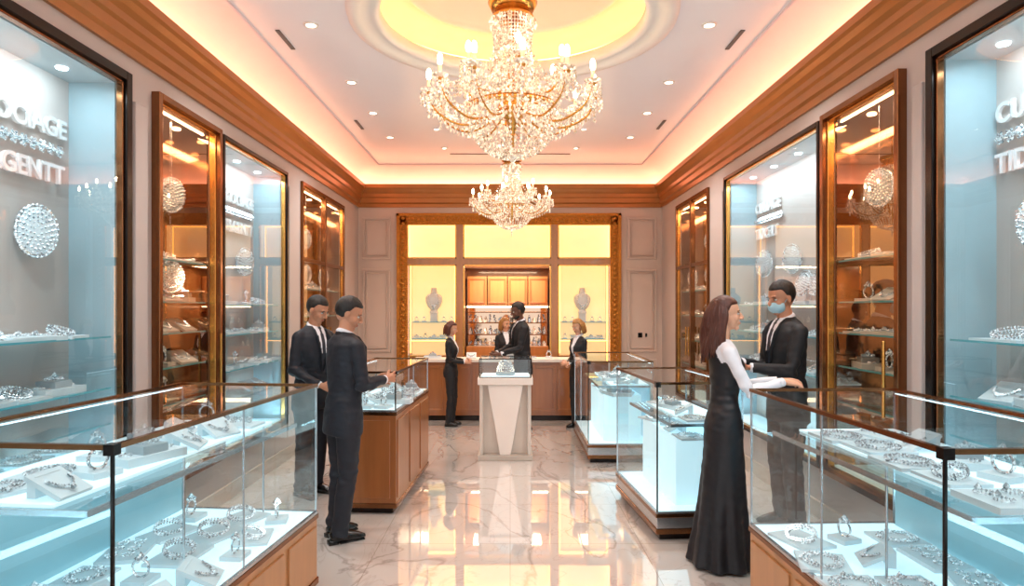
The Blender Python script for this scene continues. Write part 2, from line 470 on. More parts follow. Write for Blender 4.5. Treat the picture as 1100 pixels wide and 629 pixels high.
# ornate gold frame (stands proud of the wall)
e = empty('ornate_gold_frame', (0, D, 0))
mb = MB()
def bar(mb, xa, xb, za, zb, y0, y1, m=0): mb.box(xa, xb, y0, y1, za, zb, m)
YE = -0.001
bar(mb, -1.86, -1.70, 0, 3.25, -0.07, YE); bar(mb, 1.66, 1.82, 0, 3.25, -0.07, YE)
bar(mb, -1.86, 1.82, 3.09, 3.25, -0.07, YE)
bar(mb, -1.88, -1.83, 0, 3.28, -0.09, YE); bar(mb, 1.79, 1.84, 0, 3.28, -0.09, YE); bar(mb, -1.88, 1.84, 3.23, 3.28, -0.09, YE)
z = 0.05
while z < 3.2:
    for x in (-1.775, 1.735):
        mb.ell((x, -0.075, z), (0.035, 0.02, 0.032), 0, nu=8, nv=5)
        mb.ell((x-0.05, -0.07, z+0.03), (0.014, 0.014, 0.03), 0, nu=6, nv=4)
        mb.ell((x+0.05, -0.07, z+0.03), (0.014, 0.014, 0.03), 0, nu=6, nv=4)
    z += 0.085
x = -1.7
while x < 1.72:
    mb.ell((x, -0.075, 3.17), (0.032, 0.02, 0.035), 0, nu=8, nv=5)
    mb.ell((x+0.03, -0.07, 3.12), (0.03, 0.014, 0.014), 0, nu=6, nv=4)
    x += 0.085
mb.obj('carved_border', ['goldframe'], parent=e, bevel=0.006)
mb = MB()
bar(mb, -0.89, -0.78, 0, 3.11, -0.05, YE); bar(mb, 0.68, 0.79, 0, 3.11, -0.05, YE)
bar(mb, OX0, OX1, 2.43, 2.53, -0.045, YE)
for (xa, xb) in ((OX0, -0.89), (-0.78, 0.68), (0.79, OX1)):
    for (za, zb) in ((2.53, 3.11), (0.9, 2.43)):
        for q in ((xa, xa+0.022, za, zb), (xb-0.022, xb, za, zb), (xa, xb, zb-0.022, zb), (xa, xb, za, za+0.022)):
            bar(mb, q[0], q[1], q[2], q[3], -0.06, -0.01, 1)
mb.obj('mullions', ['wood2', 'gold'], parent=e)
mb = MB()
for (xa, xb) in ((OX0, -0.89), (-0.78, 0.68), (0.79, OX1)):
    mb.box(xa-0.04, xb+0.04, YW+0.17, YW+0.2, 2.52, 3.15, 0)
    for (za, zb) in ((2.535, 2.55), (3.08, 3.10)): mb.box(xa, xb, YW+0.05, YW+0.07, za, zb, 1)
    for x in (xa+0.005, xb-0.02): mb.box(x, x+0.015, YW+0.05, YW+0.07, 2.55, 3.08, 1)
mb.box(OX0-0.05, OX1+0.05, YW+0.01, YW+0.2, 2.505, 2.52, 2); mb.box(OX0-0.05, OX1+0.05, YW+0.01, YW+0.2, 3.12, 3.15, 2)
mb.obj('backlit_transom_panel', ['backlit', 'ledpanel', 'cream'])

def bust(mb, c, s=1.0, ang=0, m=0, md=1):
    c = Vector(c); R = Matrix.Rotation(ang, 4, 'Z'); T = Matrix.Translation(c) @ R
    pr = [(0, 0.055, 0.05), (0.02, 0.05, 0.045), (0.04, 0.04, 0.035), (0.08, 0.075, 0.045), (0.14, 0.10, 0.05), (0.19, 0.10, 0.048), (0.22, 0.075, 0.04), (0.235, 0.04, 0.032), (0.30, 0.032, 0.03)]
    mb.loft([(z*s, 0, 0, b*s, a*s) for z, a, b in pr], 20, m, 2.0, T=lambda v: T @ v)
    for k in range(22):
        a = math.pi*2*k/22
        y = 0.062*math.sin(a); z = 0.165-0.075*math.cos(a)*1.0
        xx = 0.05 if z < 0.22 else 0.03
        mb.octa(T @ Vector((xx*s, y*s, z*s)), (0.008 if z > 0.1 else 0.014)*s, m=md)
    mb.octa(T @ Vector((0.055*s, 0, 0.07*s)), 0.018*s, 0.024*s, m=md)

def ringbeads(mb, c, ax, ay, r, m, T=None, n=24):
    for k in range(n):
        a = 2*math.pi*k/n
        p = Vector((c[0]+ax*math.cos(a), c[1]+ay*math.sin(a), c[2]))
        mb.octa(T @ p if T else p, r, m=m)

def item(mb, x, y, z, kind, ang=0, s=1.0, m=0, md=1, mg=2):
    T = Matrix.Translation((x, y, z)) @ Matrix.Rotation(ang, 4, 'Z') @ Matrix.Scale(s, 4)
    if kind == 'tray':
        mb.box(-0.09, 0.09, -0.13, 0.13, 0, 0.018, m, T)
        for k in range(3):
            for j in range(2):
                ringbeads(mb, (-0.04+0.07*j, -0.08+0.08*k, 0.026), 0.022, 0.022, 0.0055*s, md, T, 14)
                mb.octa(T @ Vector((-0.04+0.07*j+0.022, -0.08+0.08*k, 0.034)), 0.012*s, m=md)
    elif kind == 'bracelet':
        mb.box(-0.08, 0.08, -0.11, 0.11, 0, 0.012, m, T)
        T2 = T @ Matrix.Translation((0, 0, 0.034)) @ Matrix.Rotation(0.35, 4, 'Y')
        ringbeads(mb, (0, 0, 0), 0.05, 0.065, 0.008*s, md, T2, 30)
        ringbeads(mb, (0, 0, 0.010), 0.05, 0.065, 0.006*s, md, T2, 30)
        ringbeads(mb, (0, 0, -0.010), 0.05, 0.065, 0.006*s, md, T2, 30)
    elif kind == 'ring':
        mb.box(-0.05, 0.05, -0.05, 0.05, 0, 0.02, m, T)
        pts = [Vector((0, 0.034*math.cos(a), 0.056+0.034*math.sin(a))) for a in [2*math.pi*k/20 for k in range(20)]]
        mb.tube(pts, 0.005, 6, md, True, T=T)
        mb.octa(T @ Vector((0, 0, 0.103)), 0.019*s, m=md)
        for k in range(6):
            a = k*math.pi/3; mb.octa(T @ Vector((0.015*math.cos(a), 0.021*math.sin(a), 0.094)), 0.008*s, m=md)
    elif kind == 'slant':
        T2 = T @ Matrix.Rotation(0.5, 4, 'Y')
        mb.box(-0.08, 0.06, -0.07, 0.07, 0.03, 0.045, m, T2)
        mb.box(-0.06, -0.03, -0.05, 0.05, 0.0, 0.07, m, T)
        for k in range(18):
            a = math.pi*(0.1+0.8*k/17)
            mb.octa(T2 @ Vector((-0.045+0.07*math.sin(a), 0.05*math.cos(a), 0.051)), 0.0075*s, m=md)
        mb.octa(T2 @ Vector((0.035, 0, 0.055)), 0.015*s, m=md)
    elif kind == 'block':
        mb.box(-0.06, 0.06, -0.12, 0.12, 0, 0.03, m, T)
        mb.box(-0.045, 0.045, -0.05, 0.05, 0.03, 0.06, mg, T)
        ringbeads(mb, (0, 0, 0.07), 0.03, 0.038, 0.0075*s, md, T, 20)
        mb.octa(T @ Vector((0, 0, 0.082)), 0.018*s, m=md)
        ringbeads(mb, (0, 0.085, 0.036), 0.018, 0.018, 0.006*s, md, T, 10)
        ringbeads(mb, (0, -0.085, 0.036), 0.018, 0.018, 0.006*s, md, T, 10)
    elif kind == 'neck':
        mb.box(-0.09, 0.09, -0.1, 0.1, 0, 0.012, m, T)
        for q, r in ((1, 0.006), (0.82, 0.008), (0.64, 0.006)):
            ringbeads(mb, (0, 0, 0.019), 0.07*q, 0.085*q, r*s, md, T, int(36*q))
        mb.octa(T @ Vector((0.075, 0, 0.022)), 0.014*s, m=md)
    elif kind == 'disc':
        T2 = T @ Matrix.Translation((0, 0, 0.15)) @ Matrix.Rotation(math.radians(72), 4, 'Y')
        ov(mb, T2, 0.085, 0.085, m, md)
        mb.box(-0.06, 0.03, -0.06, 0.06, 0, 0.03, m, T); mb.box(-0.045, -0.03, -0.02, 0.02, 0.0, 0.12, m, T)

def ov(mb, T, ax, ay, m, md):
    mb.ell((0, 0, 0), (ax, ay, 0.02), m, T, 28, 8)
    mb.tube([Vector((ax*math.cos(a), ay*math.sin(a), 0.0)) for a in [2*math.pi*k/28 for k in range(28)]], 0.011, 8, md, True, T=T)
    for q in (1.03, 0.87, 0.71, 0.55, 0.38, 0.2):
        ringbeads(mb, (0, 0, 0.021*math.sqrt(max(0.25, 1-q*q))), ax*q, ay*q, 0.0085 if q != 0.71 else 0.012, md, T, max(5, int(30*q)))

# side niches
for (xa, xb) in ((OX0, -0.90), (0.80, OX1)):
    cx = (xa+xb)/2; e = empty('necklace_niche_display', (cx, YW, 0)); xa -= cx; xb -= cx
    mb = MB()
    mb.box(xa, xb, 0.33, 0.36, 0.0, 2.5, 0)
    mb.box(xa, xa+0.02, 0.01, 0.33, 0, 2.5, 1); mb.box(xb-0.02, xb, 0.01, 0.33, 0, 2.5, 1)
    mb.box(xa, xb, 0.01, 0.33, 2.46, 2.5, 1); mb.box(xa+0.02, xb-0.02, 0.01, 0.33, 0, 0.9, 2)
    for z in (1.17, 1.46): mb.box(xa+0.02, xb-0.02, 0.05, 0.32, z, z+0.015, 3)
    mb.box(xa+0.03, xb-0.03, 0.03, 0.05, 2.42, 2.44, 4)
    for x in (xa+0.03, xb-0.045): mb.box(x, x+0.015, 0.03, 0.045, 0.95, 2.42, 4)
    mb.box(xa+0.03, xb-0.03, 0.03, 0.05, 1.15, 1.165, 4)
    mb.obj('cabinet', ['backlit2', 'cream', 'wood', 'edge', 'ledpanel'], parent=e)
    mb = MB()
    bust(mb, (0, 0.2, 1.62), 1.45, -math.pi/2, 2)
    mb.box(-0.06, 0.06, 0.14, 0.28, 1.475, 1.62, 2)
    for k in range(5): item(mb, -0.3+0.15*k, 0.2, 1.187, random.choice(['ring', 'block', 'slant']), -math.pi/2, 0.8)
    for k in (-0.3, -0.17, 0.17, 0.3): item(mb, k, 0.2, 1.477, 'ring', -math.pi/2, 0.8)
    mb.obj('bust_and_jewelry', ['pad', 'dia', 'pad'], parent=e)

# back room seen through the middle bay
mb = MB(); mb.box(-0.88, 0.78, 12.6, 12.65, 0, 2.5, 0); mb.obj('wall_backroom', ['wood'])
mb = MB(); mb.box(-0.88, -0.84, YW+0.01, 12.6, 0, 2.5, 0); mb.obj('wall_backroom', ['wood2'])
mb = MB(); mb.box(0.74, 0.78, YW+0.01, 12.6, 0, 2.5, 0); mb.obj('wall_backroom', ['wood2'])
mb = MB(); mb.box(-0.84, 0.74, YW+0.21, 12.6, 2.46, 2.5, 0); mb.obj('ceiling_backroom', ['cream'])
light('backroom_lamp', 'AREA', (-0.05, 11.7, 2.44), 55, (1, 0.76, 0.48), 1.2, (0, 0, 0), None, 0.5)
e = empty('back_room_cabinet', (-0.05, 12.3, 0))
mb = MB()
for k in range(4):
    xa = -0.76+0.38*k
    mb.box(xa+0.01, xa+0.37, -0.12, 0.18, 1.75, 2.3, 0)
    rectframe(mb, xa+0.03, xa+0.35, 1.79, 2.26, 0.03, -0.12, 0.015, 1)
mb.box(-0.76, 0.76, -0.3, 0.18, 0, 1.0, 0)
for z in (1.2, 1.42, 1.62): mb.box(-0.76, 0.76, -0.1, 0.18, z, z+0.02, 2)
mb.box(-0.76, 0.76, 0.17, 0.19, 1.0, 1.75, 3)
mb.box(-0.76, 0.76, -0.12, -0.09, 1.72, 1.745, 4)
mb.obj('carcass', ['wood2', 'wood', 'bronze', 'mirror', 'ledcase'], parent=e, bevel=0.004)
mb = MB()
for z in (1.0, 1.22, 1.44):
    for k in range(16):
        x = -0.7+0.093*k
        h = random.uniform(0.06, 0.15)
        if random.random() < 0.5: mb.lathe([(0.001, 0), (0.028, 0), (0.03, h*0.5), (0.012, h*0.75), (0.012, h), (0.001, h)], (x, random.uniform(-0.04, 0.08), z), 10, random.choice([0, 1]))
        else:
            for q in range(5): mb.octa((x+random.uniform(-.03, .03), random.uniform(-0.05, 0.05), z+0.02+q*h/5), 0.018, m=0)
mb.obj('glassware_and_gems', ['dia', 'crystal'], parent=e)

def text(name, body, size, loc, rot, m='silver', ext=0.012, align='LEFT', parent=None, sx=1.0):
    cu = bpy.data.curves.new(name, 'FONT'); cu.body = body; cu.size = size; cu.extrude = ext
    cu.align_x = align; cu.offset = size*0.02
    o = bpy.data.objects.new(name+'_tmp', cu); COL.objects.link(o)
    dg = bpy.context.evaluated_depsgraph_get(); dg.update()
    me = bpy.data.meshes.new_from_object(o.evaluated_get(dg))
    bpy.data.objects.remove(o)
    me.materials.clear(); me.materials.append(M[m])
    o = bpy.data.objects.new(name, me); COL.objects.link(o)
    o.location = loc; o.rotation_euler = rot; o.scale = (sx, 1, 1)
    if parent: o.parent = parent
    return o

# ------------------------------------------------------------------ wall display cases
KINDS = ['tray', 'bracelet', 'ring', 'slant', 'block', 'neck']
def wall_case(s, a, b, kind):
    e = empty('wall_display_case', (s*W, (a+b)/2, 0))
    oy = -(a+b)/2
    def X(x): return s*(x-W)
    mb = MB()
    warm = kind in 'BD'
    mb.box(X(XB), X(XB-0.02), a+oy, b+oy, Z0, Z1, 1 if warm else 0)
    mb.box(X(W+0.04), X(XB-0.02), a+oy, a+0.015+oy, Z0, Z1, 2)
    mb.box(X(W+0.04), X(XB-0.02), b-0.015+oy, b+oy, Z0, Z1, 2)
    mb.box(X(W+0.04), X(XB-0.02), a+oy, b+oy, Z1-0.02, Z1, 3)
    mb.box(X(W+0.04), X(XB-0.02), a+oy, b+oy, Z0, Z0+0.03, 4)
    mb.obj('liner', ['back', 'mirror', 'bluepanel' if not warm else 'sidemirror', 'litpanel' if not warm else 'sidemirror', 'deck'], parent=e)
    mb = MB()
    w = {'A': 0.06, 'B': 0.045, 'C': 0.035, 'D': 0.045}[kind]
    pr = 0.035 if kind != 'B' else 0.06
    for (ya, yb, za, zb) in ((a-w, a, Z0-w, Z1+w), (b, b+w, Z0-w, Z1+w), (a, b, Z1, Z1+w), (a, b, Z0-w, Z0)):
        mb.box(X(W-pr), X(W+0.03), ya+oy, yb+oy, za, zb, 0)
    for (ya, yb, za, zb) in ((a, a+0.018, Z0, Z1), (b-0.018, b, Z0, Z1), (a, b, Z1-0.018, Z1), (a, b, Z0, Z0+0.018)):
        mb.box(X(W-pr*0.4), X(W+0.03), ya+oy, yb+oy, za, zb, 1)
    if kind == 'D':
        c = (a+b)/2+oy; mb.box(X(W-pr), X(W+0.03), c-0.03, c+0.03, Z0, Z1, 0)
        mb.box(X(W-0.03), X(W+0.02), a+oy, b+oy, 2.28, 2.33, 0)
        for q in (-0.07, 0.07): mb.tube([(X(W-0.07), c+q, 1.05), (X(W-0.07), c+q, 1.45)], 0.012, 8, 1)
    if kind == 'B':
        mb.tube([(X(W-0.09), (b if s < 0 else a)+oy+(-0.06 if s < 0 else 0.06), 1.0), (X(W-0.09), (b if s < 0 else a)+oy+(-0.06 if s < 0 else 0.06), 1.5)], 0.012, 8, 1)
    mb.obj('frame', ['dark' if kind in 'A' else ('bronze' if kind != 'C' else 'dark'), 'gold' if kind != 'A' else 'bronze'], parent=e, bevel=0.004)
    mb = MB()
    mb.quad((X(W), a+oy, Z0), (X(W), b+oy, Z0), (X(W), b+oy, Z1), (X(W), a+oy, Z1))
    mb.obj('glass_pane', ['bglass' if warm else 'glass'], parent=e)
    mb = MB()
    if warm: mb.box(X(W+0.06), X(W+0.075), a+0.05+oy, b-0.05+oy, Z1-0.03, Z1-0.02, 0)
    nn = max(2, int((b-a)/0.5))
    for k in range(nn):
        y = a+(b-a)*(k+0.5)/nn
        mb.lathe([(0, 0), (0.03, 0), (0.035, 0.01)], (X(W+0.2), y+oy, Z1-0.03), 14, 0 if warm else 1)
    mb.obj('led_lights', ['ledcase', 'ledspot'], parent=e)
    light('case_lamp', 'AREA', (X(W+0.10), 0, Z1-0.045), (18 if not warm else 22)*(b-a)/2, (0.78, 0.92, 1.0) if not warm else (1, 0.88, 0.74), 0.10, (0, s*-0.25, 0), None, (b-a)*0.9, e)
    if not warm:
        light('shelf_lamp', 'AREA', (X(W+0.12), 0, Z0+0.06), 11*(b-a)/2, (0.6, 0.88, 1.0), 0.10, (math.pi, 0, 0), None, (b-a)*0.9, e)
    zs = {'A': [0.85, 1.2, 1.53], 'B': [1.02, 1.26, 1.52, 1.76, 2.08], 'C': [0.85, 1.13, 1.46, 1.74], 'D': [0.9, 1.25, 1.6, 1.95]}[kind]
    mb = MB(); mj = MB()
    for z in zs:
        mb.quad((X(W+0.06), a+0.03+oy, z), (X(XB-0.03), a+0.03+oy, z), (X(XB-0.03), b-0.03+oy, z), (X(W+0.06), b-0.03+oy, z), 0)
        mb.box(X(W+0.055), X(W+0.065), a+0.03+oy, b-0.03+oy, z-0.006, z+0.006, 1)
        y = a+0.16
        while y < b-0.13:
            ang = 0 if s < 0 else math.pi
            k = random.choice(KINDS)
            if kind == 'A' and s > 0 and z > 1.45 and abs(y-3.1) < 0.17: k = 'disc'
            elif kind in 'AC' and z > 1.45 and random.random() < 0.08: k = 'disc'
            item(mj, X(W+0.19), y+oy, z+0.002, k, ang+random.uniform(-0.3, 0.3), 1.35)
            y += random.uniform(0.26, 0.32)
    mb.obj('shelves', ['glass', 'edge'], parent=e)
    meds = []
    fx = XB-0.1
    if kind == 'A': meds = [(3.84 if s < 0 else 3.42, 2.17, 0.105, 0.15), (2.9 if s < 0 else 2.5, 2.17, 0.1, 0.15)]
    if kind == 'B':
        fx = W+0.12
        meds = [((a+b)/2, 2.6 if s < 0 else 2.58, 0.10, 0.13)]
        if s < 0: meds.append(((a+b)/2-0.02, 1.96, 0.10, 0.12))
    if kind == 'C': meds = [(b-0.45, 2.2, 0.10, 0.14), (b-1.15, 2.2, 0.10, 0.14)]
    if kind == 'D': fx = W+0.12; meds = [((a+b)/2-0.4, 2.15, 0.08, 0.12), ((a+b)/2+0.4, 2.15, 0.08, 0.12), ((a+b)/2-0.4, 2.6, 0.08, 0.12)]
    for (y, z, ry, rz) in meds:
        base = Matrix(((0, 0, -s, 0), (0, 1, 0, 0), (1, 0, 0, 0), (0, 0, 0, 1)))
        T = Matrix.Translation((X(fx), y+oy, z)) @ Matrix.Rotation(0.6*s, 4, 'Z') @ base
        ov(mj, T, rz, ry, 0, 1)
        if fx > W+0.2: mj.tube([(X(fx), y+oy, z), (X(XB-0.02), y+oy, z)], 0.012, 8, 2)
        else: mj.tube([(X(fx), y+oy, z+rz), (X(fx), y+oy, Z1-0.02)], 0.002, 6, 1)
    mj.obj('jewelry', ['pad', 'dia', 'pad2'], parent=e)
    if kind in 'AC':
        rot = (math.pi/2, 0, math.pi/2 if s < 0 else -math.pi/2)
        if s < 0: l1, l2 = 'EGOCIAGE', 'TFLGENTT'
        else: l1, l2 = 'CULLAGE', 'TIDCELT'
        y0 = (b-0.86 if s < 0 else b-0.04)
        for t, z in ((l1, 2.79), (l2, 2.50)):
            text('lettering', t, 0.16, (X(XB-0.04), y0+oy, z), rot, 'silver', 0.01, 'LEFT', e, 1.0)
        mg = MB()
        for k in range(10):
            yy = y0+oy+(-s)*(0.04+0.075*k)
            mg.octa((X(XB-0.045), yy, 2.70), 0.034, m=0)
            for q in range(6): mg.octa((X(XB-0.05), yy+0.03*math.cos(q), 2.70+0.03*math.sin(q)), 0.012, m=0)
        mg.obj('gem_row', ['dia'], parent=e)
for s in (-1, 1):
    for (a, b, k) in OPEN[s]: wall_case(s, a, b, k)

# ------------------------------------------------------------------ counters
def counter(name, near, far, width, side, zt, zg, shelf, base='wood', panels=True, isc=1.3, pitch=0.25, lightbox=False):
    nx, ny = near; fx, fy = far
    dv = Vector((fx-nx, fy-ny)); L = dv.length
    ang = math.atan2(dv.y, dv.x)-math.pi/2
    e = empty(name, (nx, ny, 0), ang)
    def B(mb, u0, u1, v0, v1, z0, z1, m=0): mb.box(side*u0, side*u1, v0, v1, z0, z1, m)
    mb = MB()
    B(mb, 0.03, width-0.03, 0.03, L-0.03, 0, 0.07, 1)
    B(mb, 0.0, width, 0.0, L, 0.07, zg-0.02, 0)
    B(mb, -0.008, width+0.008, -0.008, L+0.008, zg-0.03, zg, 2)
    B(mb, -0.008, width+0.008, -0.008, L+0.008, 0.05, 0.09, 2)
    if panels and zg > 0.35:
        n = max(2, round(L/0.5))
        for k in range(n):
            v0 = L*k/n+0.03; v1 = L*(k+1)/n-0.03
            B(mb, -0.012, 0.01, v0, v1, 0.13, zg-0.07, 0)
        B(mb, 0.05, width-0.05, -0.012, 0.01, 0.13, zg-0.07, 0)
    mb.obj('base', [base, 'dark', 'bronze'], parent=e, bevel=0.004)
    mb = MB(); B(mb, 0.02, width-0.02, 0.02, L-0.02, zg, zg+0.012, 0)
    mb.obj('lit_deck', ['deck'], parent=e)
    mb = MB()
    g = 0.004
    def Q(p, m=0): mb.quad(*[(side*u, v, z) for u, v, z in p], m)
    Q([(g, g, zg), (g, L-g, zg), (g, L-g, zt), (g, g, zt)])
    Q([(width-g, g, zg), (width-g, L-g, zg), (width-g, L-g, zt), (width-g, g, zt)])
    Q([(g, g, zg), (width-g, g, zg), (width-g, g, zt), (g, g, zt)])
    Q([(g, L-g, zg), (width-g, L-g, zg), (width-g, L-g, zt), (g, L-g, zt)])
    Q([(0, 0, zt), (width, 0, zt), (width, L, zt), (0, L, zt)], 1)
    if shelf:
        Q([(0.12, 0.03, shelf), (width-0.03, 0.03, shelf), (width-0.03, L-0.03, shelf), (0.12, L-0.03, shelf)])
    mb.obj('glass_box', ['glass', 'glasstop'], parent=e)
    mb = MB(); t = 0.014
    for u0, u1, v0, v1 in ((-0.006, t, 0, L), (width-t, width+0.006, 0, L), (0, width, -0.006, t), (0, width, L-t, L+0.006)):
        B(mb, u0, u1, v0, v1, zt-0.010, zt+0.008, 0)
        B(mb, u0, u1, v0, v1, zg, zg+0.015, 1)
    for u in (0, width-0.01):
        for v in (0, L-0.01): B(mb, u, u+0.01, v, v+0.01, zg, zt-0.012, 2 if v == 0 and u == 0 else 1)
    B(mb, -0.008, 0.03, -0.008, 0.03, zt-0.028, zt+0.010, 2)
    nm = max(1, round(L/0.9))
    for k in range(1, nm): B(mb, 0, 0.006, L*k/nm-0.004, L*k/nm+0.004, zg, zt, 1)
    if shelf:
        B(mb, 0.115, 0.125, 0.03, L-0.03, shelf-0.02, shelf+0.002, 1)
        B(mb, 0.12, width-0.03, 0.03, 0.04, shelf-0.02, shelf+0.002, 1)
        for v in (L-0.08, L/2): mb.tube([(side*0.3, v, zg), (side*0.3, v, shelf)], 0.006, 8, 1)
    mb.obj('frame', ['bronze', 'steel', 'dark'], parent=e)
    mb = MB()
    B(mb, width-0.03, width-0.02, 0.05, L-0.05, zt-0.022, zt-0.016, 0)
    mb.obj('led_strip', ['ledcool'], parent=e)
    if shelf:
        mb = MB()
        B(mb, 0.26, width-0.04, 0.05, L-0.05, shelf+0.002, shelf+0.014, 0)
        B(mb, width-0.028, width-0.02, 0.05, L-0.05, zg+0.012, shelf, 1)
        if lightbox: B(mb, 0.2, width-0.1, 0.16, L-0.16, zg+0.012, shelf-0.12, 2)
        mb.obj('shelf_pad', ['deck', 'teal', 'lightbox'], parent=e)
    mj = MB()
    def fill(z, u0, u1):
        v = 0.15
        while v < L-0.13:
            us = [u0+0.09]
            if u1-u0 > 0.4: us.append((u0+u1)/2+0.02)
            if u1-u0 > 0.7: us = [u0+0.1, u0+0.36, u0+0.62]
            for u in us:
                item(mj, side*(u+random.uniform(-0.02, 0.03)), v+random.uniform(-0.02, 0.02), z, random.choice(KINDS), (0 if side < 0 else math.pi)+random.choice([0, 0.3, -0.3, math.pi/2*-side]), isc*random.uniform(0.85, 1.05))
            v += pitch*isc/1.1
    if not lightbox: fill(zg+0.012, 0.03, width)
    else: fill(shelf-0.12, 0.2, width-0.1)
    if shelf: fill(shelf+0.014, 0.27, width-0.0)
    mj.obj('jewelry', ['pad', 'dia', 'pad2'], parent=e)
    return e

counter('jewelry_counter', (-1.335, 2.19), (-1.17, 3.95), 0.86, -1, 1.25, 0.475, 1.02, 'wood2', isc=1.25)
counter('jewelry_counter', (1.42, 2.13), (1.37, 3.72), 0.84, 1, 1.25, 0.475, 1.02, 'wood2', isc=1.25)
counter('jewelry_counter', (-0.95, 5.42), (-0.87, 6.9), 0.56, -1, 1.18, 0.85, None, 'wood', isc=1.3)
counter('jewelry_counter', (1.08, 4.80), (0.98, 6.0), 0.66, 1, 1.16, 0.2, 0.85, 'steel', panels=False, isc=1.2, lightbox=True)
counter('jewelry_counter', (0.86, 7.2), (0.86, 8.7), 0.72, 1, 1.12, 0.2, 0.85, 'steel', panels=False, isc=1.2, lightbox=True)

# back service counter
e = empty('service_counter', (-0.15, 9.9, 0))
mb = MB()
mb.box(-1.3, 1.3, 0.02, 0.4, 0.0, 0.08, 1); mb.box(-1.3, 1.3, 0, 0.42, 0.08, 0.89, 0)
mb.box(-1.34, 1.34, -0.04, 0.45, 0.89, 0.935, 2)
for k in range(6):
    xa = -1.27+0.427*k; rectframe(mb, xa, xa+0.40, 0.14, 0.84, 0.04, 0, 0.014, 0)
mb.obj('cabinet', ['wood', 'dark', 'cream'], parent=e, bevel=0.005)
mb = MB()
for k in range(7): item(mb, -1.05+0.3*k if k != 3 else -0.05, 0.2, 0.936, ['block', 'ring', 'slant', 'tray', 'block', 'neck', 'ring'][k], -math.pi/2, 1.1)
mb.obj('counter_jewelry', ['pad', 'dia', 'pad2'], parent=e)

# central pedestal showcase
e = empty('pedestal_showcase', (-0.055, 7.55, 0))
mb = MB()
mb.box(-0.31, 0.31, -0.25, 0.25, 0, 0.06, 0)
mb.box(-0.31, 0.31, -0.25, 0.25, 0.85, 0.93, 1)
def wedge(mb, top, bot, y0, y1, z0, z1, m):
    vs = [(-bot, y0, z0), (bot, y0, z0), (top, y0, z1), (-top, y0, z1), (-bot, y1, z0), (bot, y1, z0), (top, y1, z1), (-top, y1, z1)]
    mb.add(vs, [(0, 1, 2, 3), (5, 4, 7, 6), (1, 5, 6, 2), (4, 0, 3, 7), (3, 2, 6, 7), (4, 5, 1, 0)], m)
mb.box(-0.29, 0.29, -0.14, 0.23, 0.06, 0.85, 3)
wedge(mb, 0.2, 0.06, -0.23, -0.14, 0.06, 0.85, 1)
for sx in (-1, 1):
    mb.box(sx*0.25, sx*0.29, -0.22, -0.14, 0.06, 0.85, 3)
mb.obj('stand', ['greybase', 'cream', 'steel', 'pedside'], parent=e, bevel=0.006)
mb = MB()
for (a, b) in (((-0.29, -0.23), (0.29, -0.23)), ((0.29, -0.23), (0.29, 0.23)), ((0.29, 0.23), (-0.29, 0.23)), ((-0.29, 0.23), (-0.29, -0.23))):
    mb.quad((*a, 0.93), (*b, 0.93), (*b, 1.14), (*a, 1.14), 0)
mb.quad((-0.29, -0.23, 1.14), (0.29, -0.23, 1.14), (0.29, 0.23, 1.14), (-0.29, 0.23, 1.14), 0)
mb.obj('glass_box', ['glass'], parent=e)
mb = MB()
for x in (-0.295, 0.285):
    for y in (-0.235, 0.225): mb.box(x, x+0.01, y, y+0.01, 0.93, 1.14, 0)
for z in (0.93, 1.135):
    mb.box(-0.295, 0.295, -0.235, -0.225, z, z+0.01, 0); mb.box(-0.295, 0.295, 0.225, 0.235, z, z+0.01, 0)
    mb.box(-0.295, -0.285, -0.235, 0.235, z, z+0.01, 0); mb.box(0.285, 0.295, -0.235, 0.235, z, z+0.01, 0)
mb.box(-0.27, 0.27, -0.21, 0.21, 0.93, 0.942, 1)
mb.obj('frame', ['dark', 'deck'], parent=e)
mb = MB()
mb.lathe([(0.11, 0.942), (0.11, 0.97), (0.001, 0.97)], (0, 0, 0), 24, 0)
for j in range(6):
    ringbeads(mb, (0, 0, 0.985+0.022*j), 0.095*math.cos(j/6*1.1), 0.095*math.cos(j/6*1.1), 0.011, 1, None, 24)
mb.octa((0, 0, 1.115), 0.02, m=1)
mb.obj('diamond_tiara', ['pad2', 'dia'], parent=e)

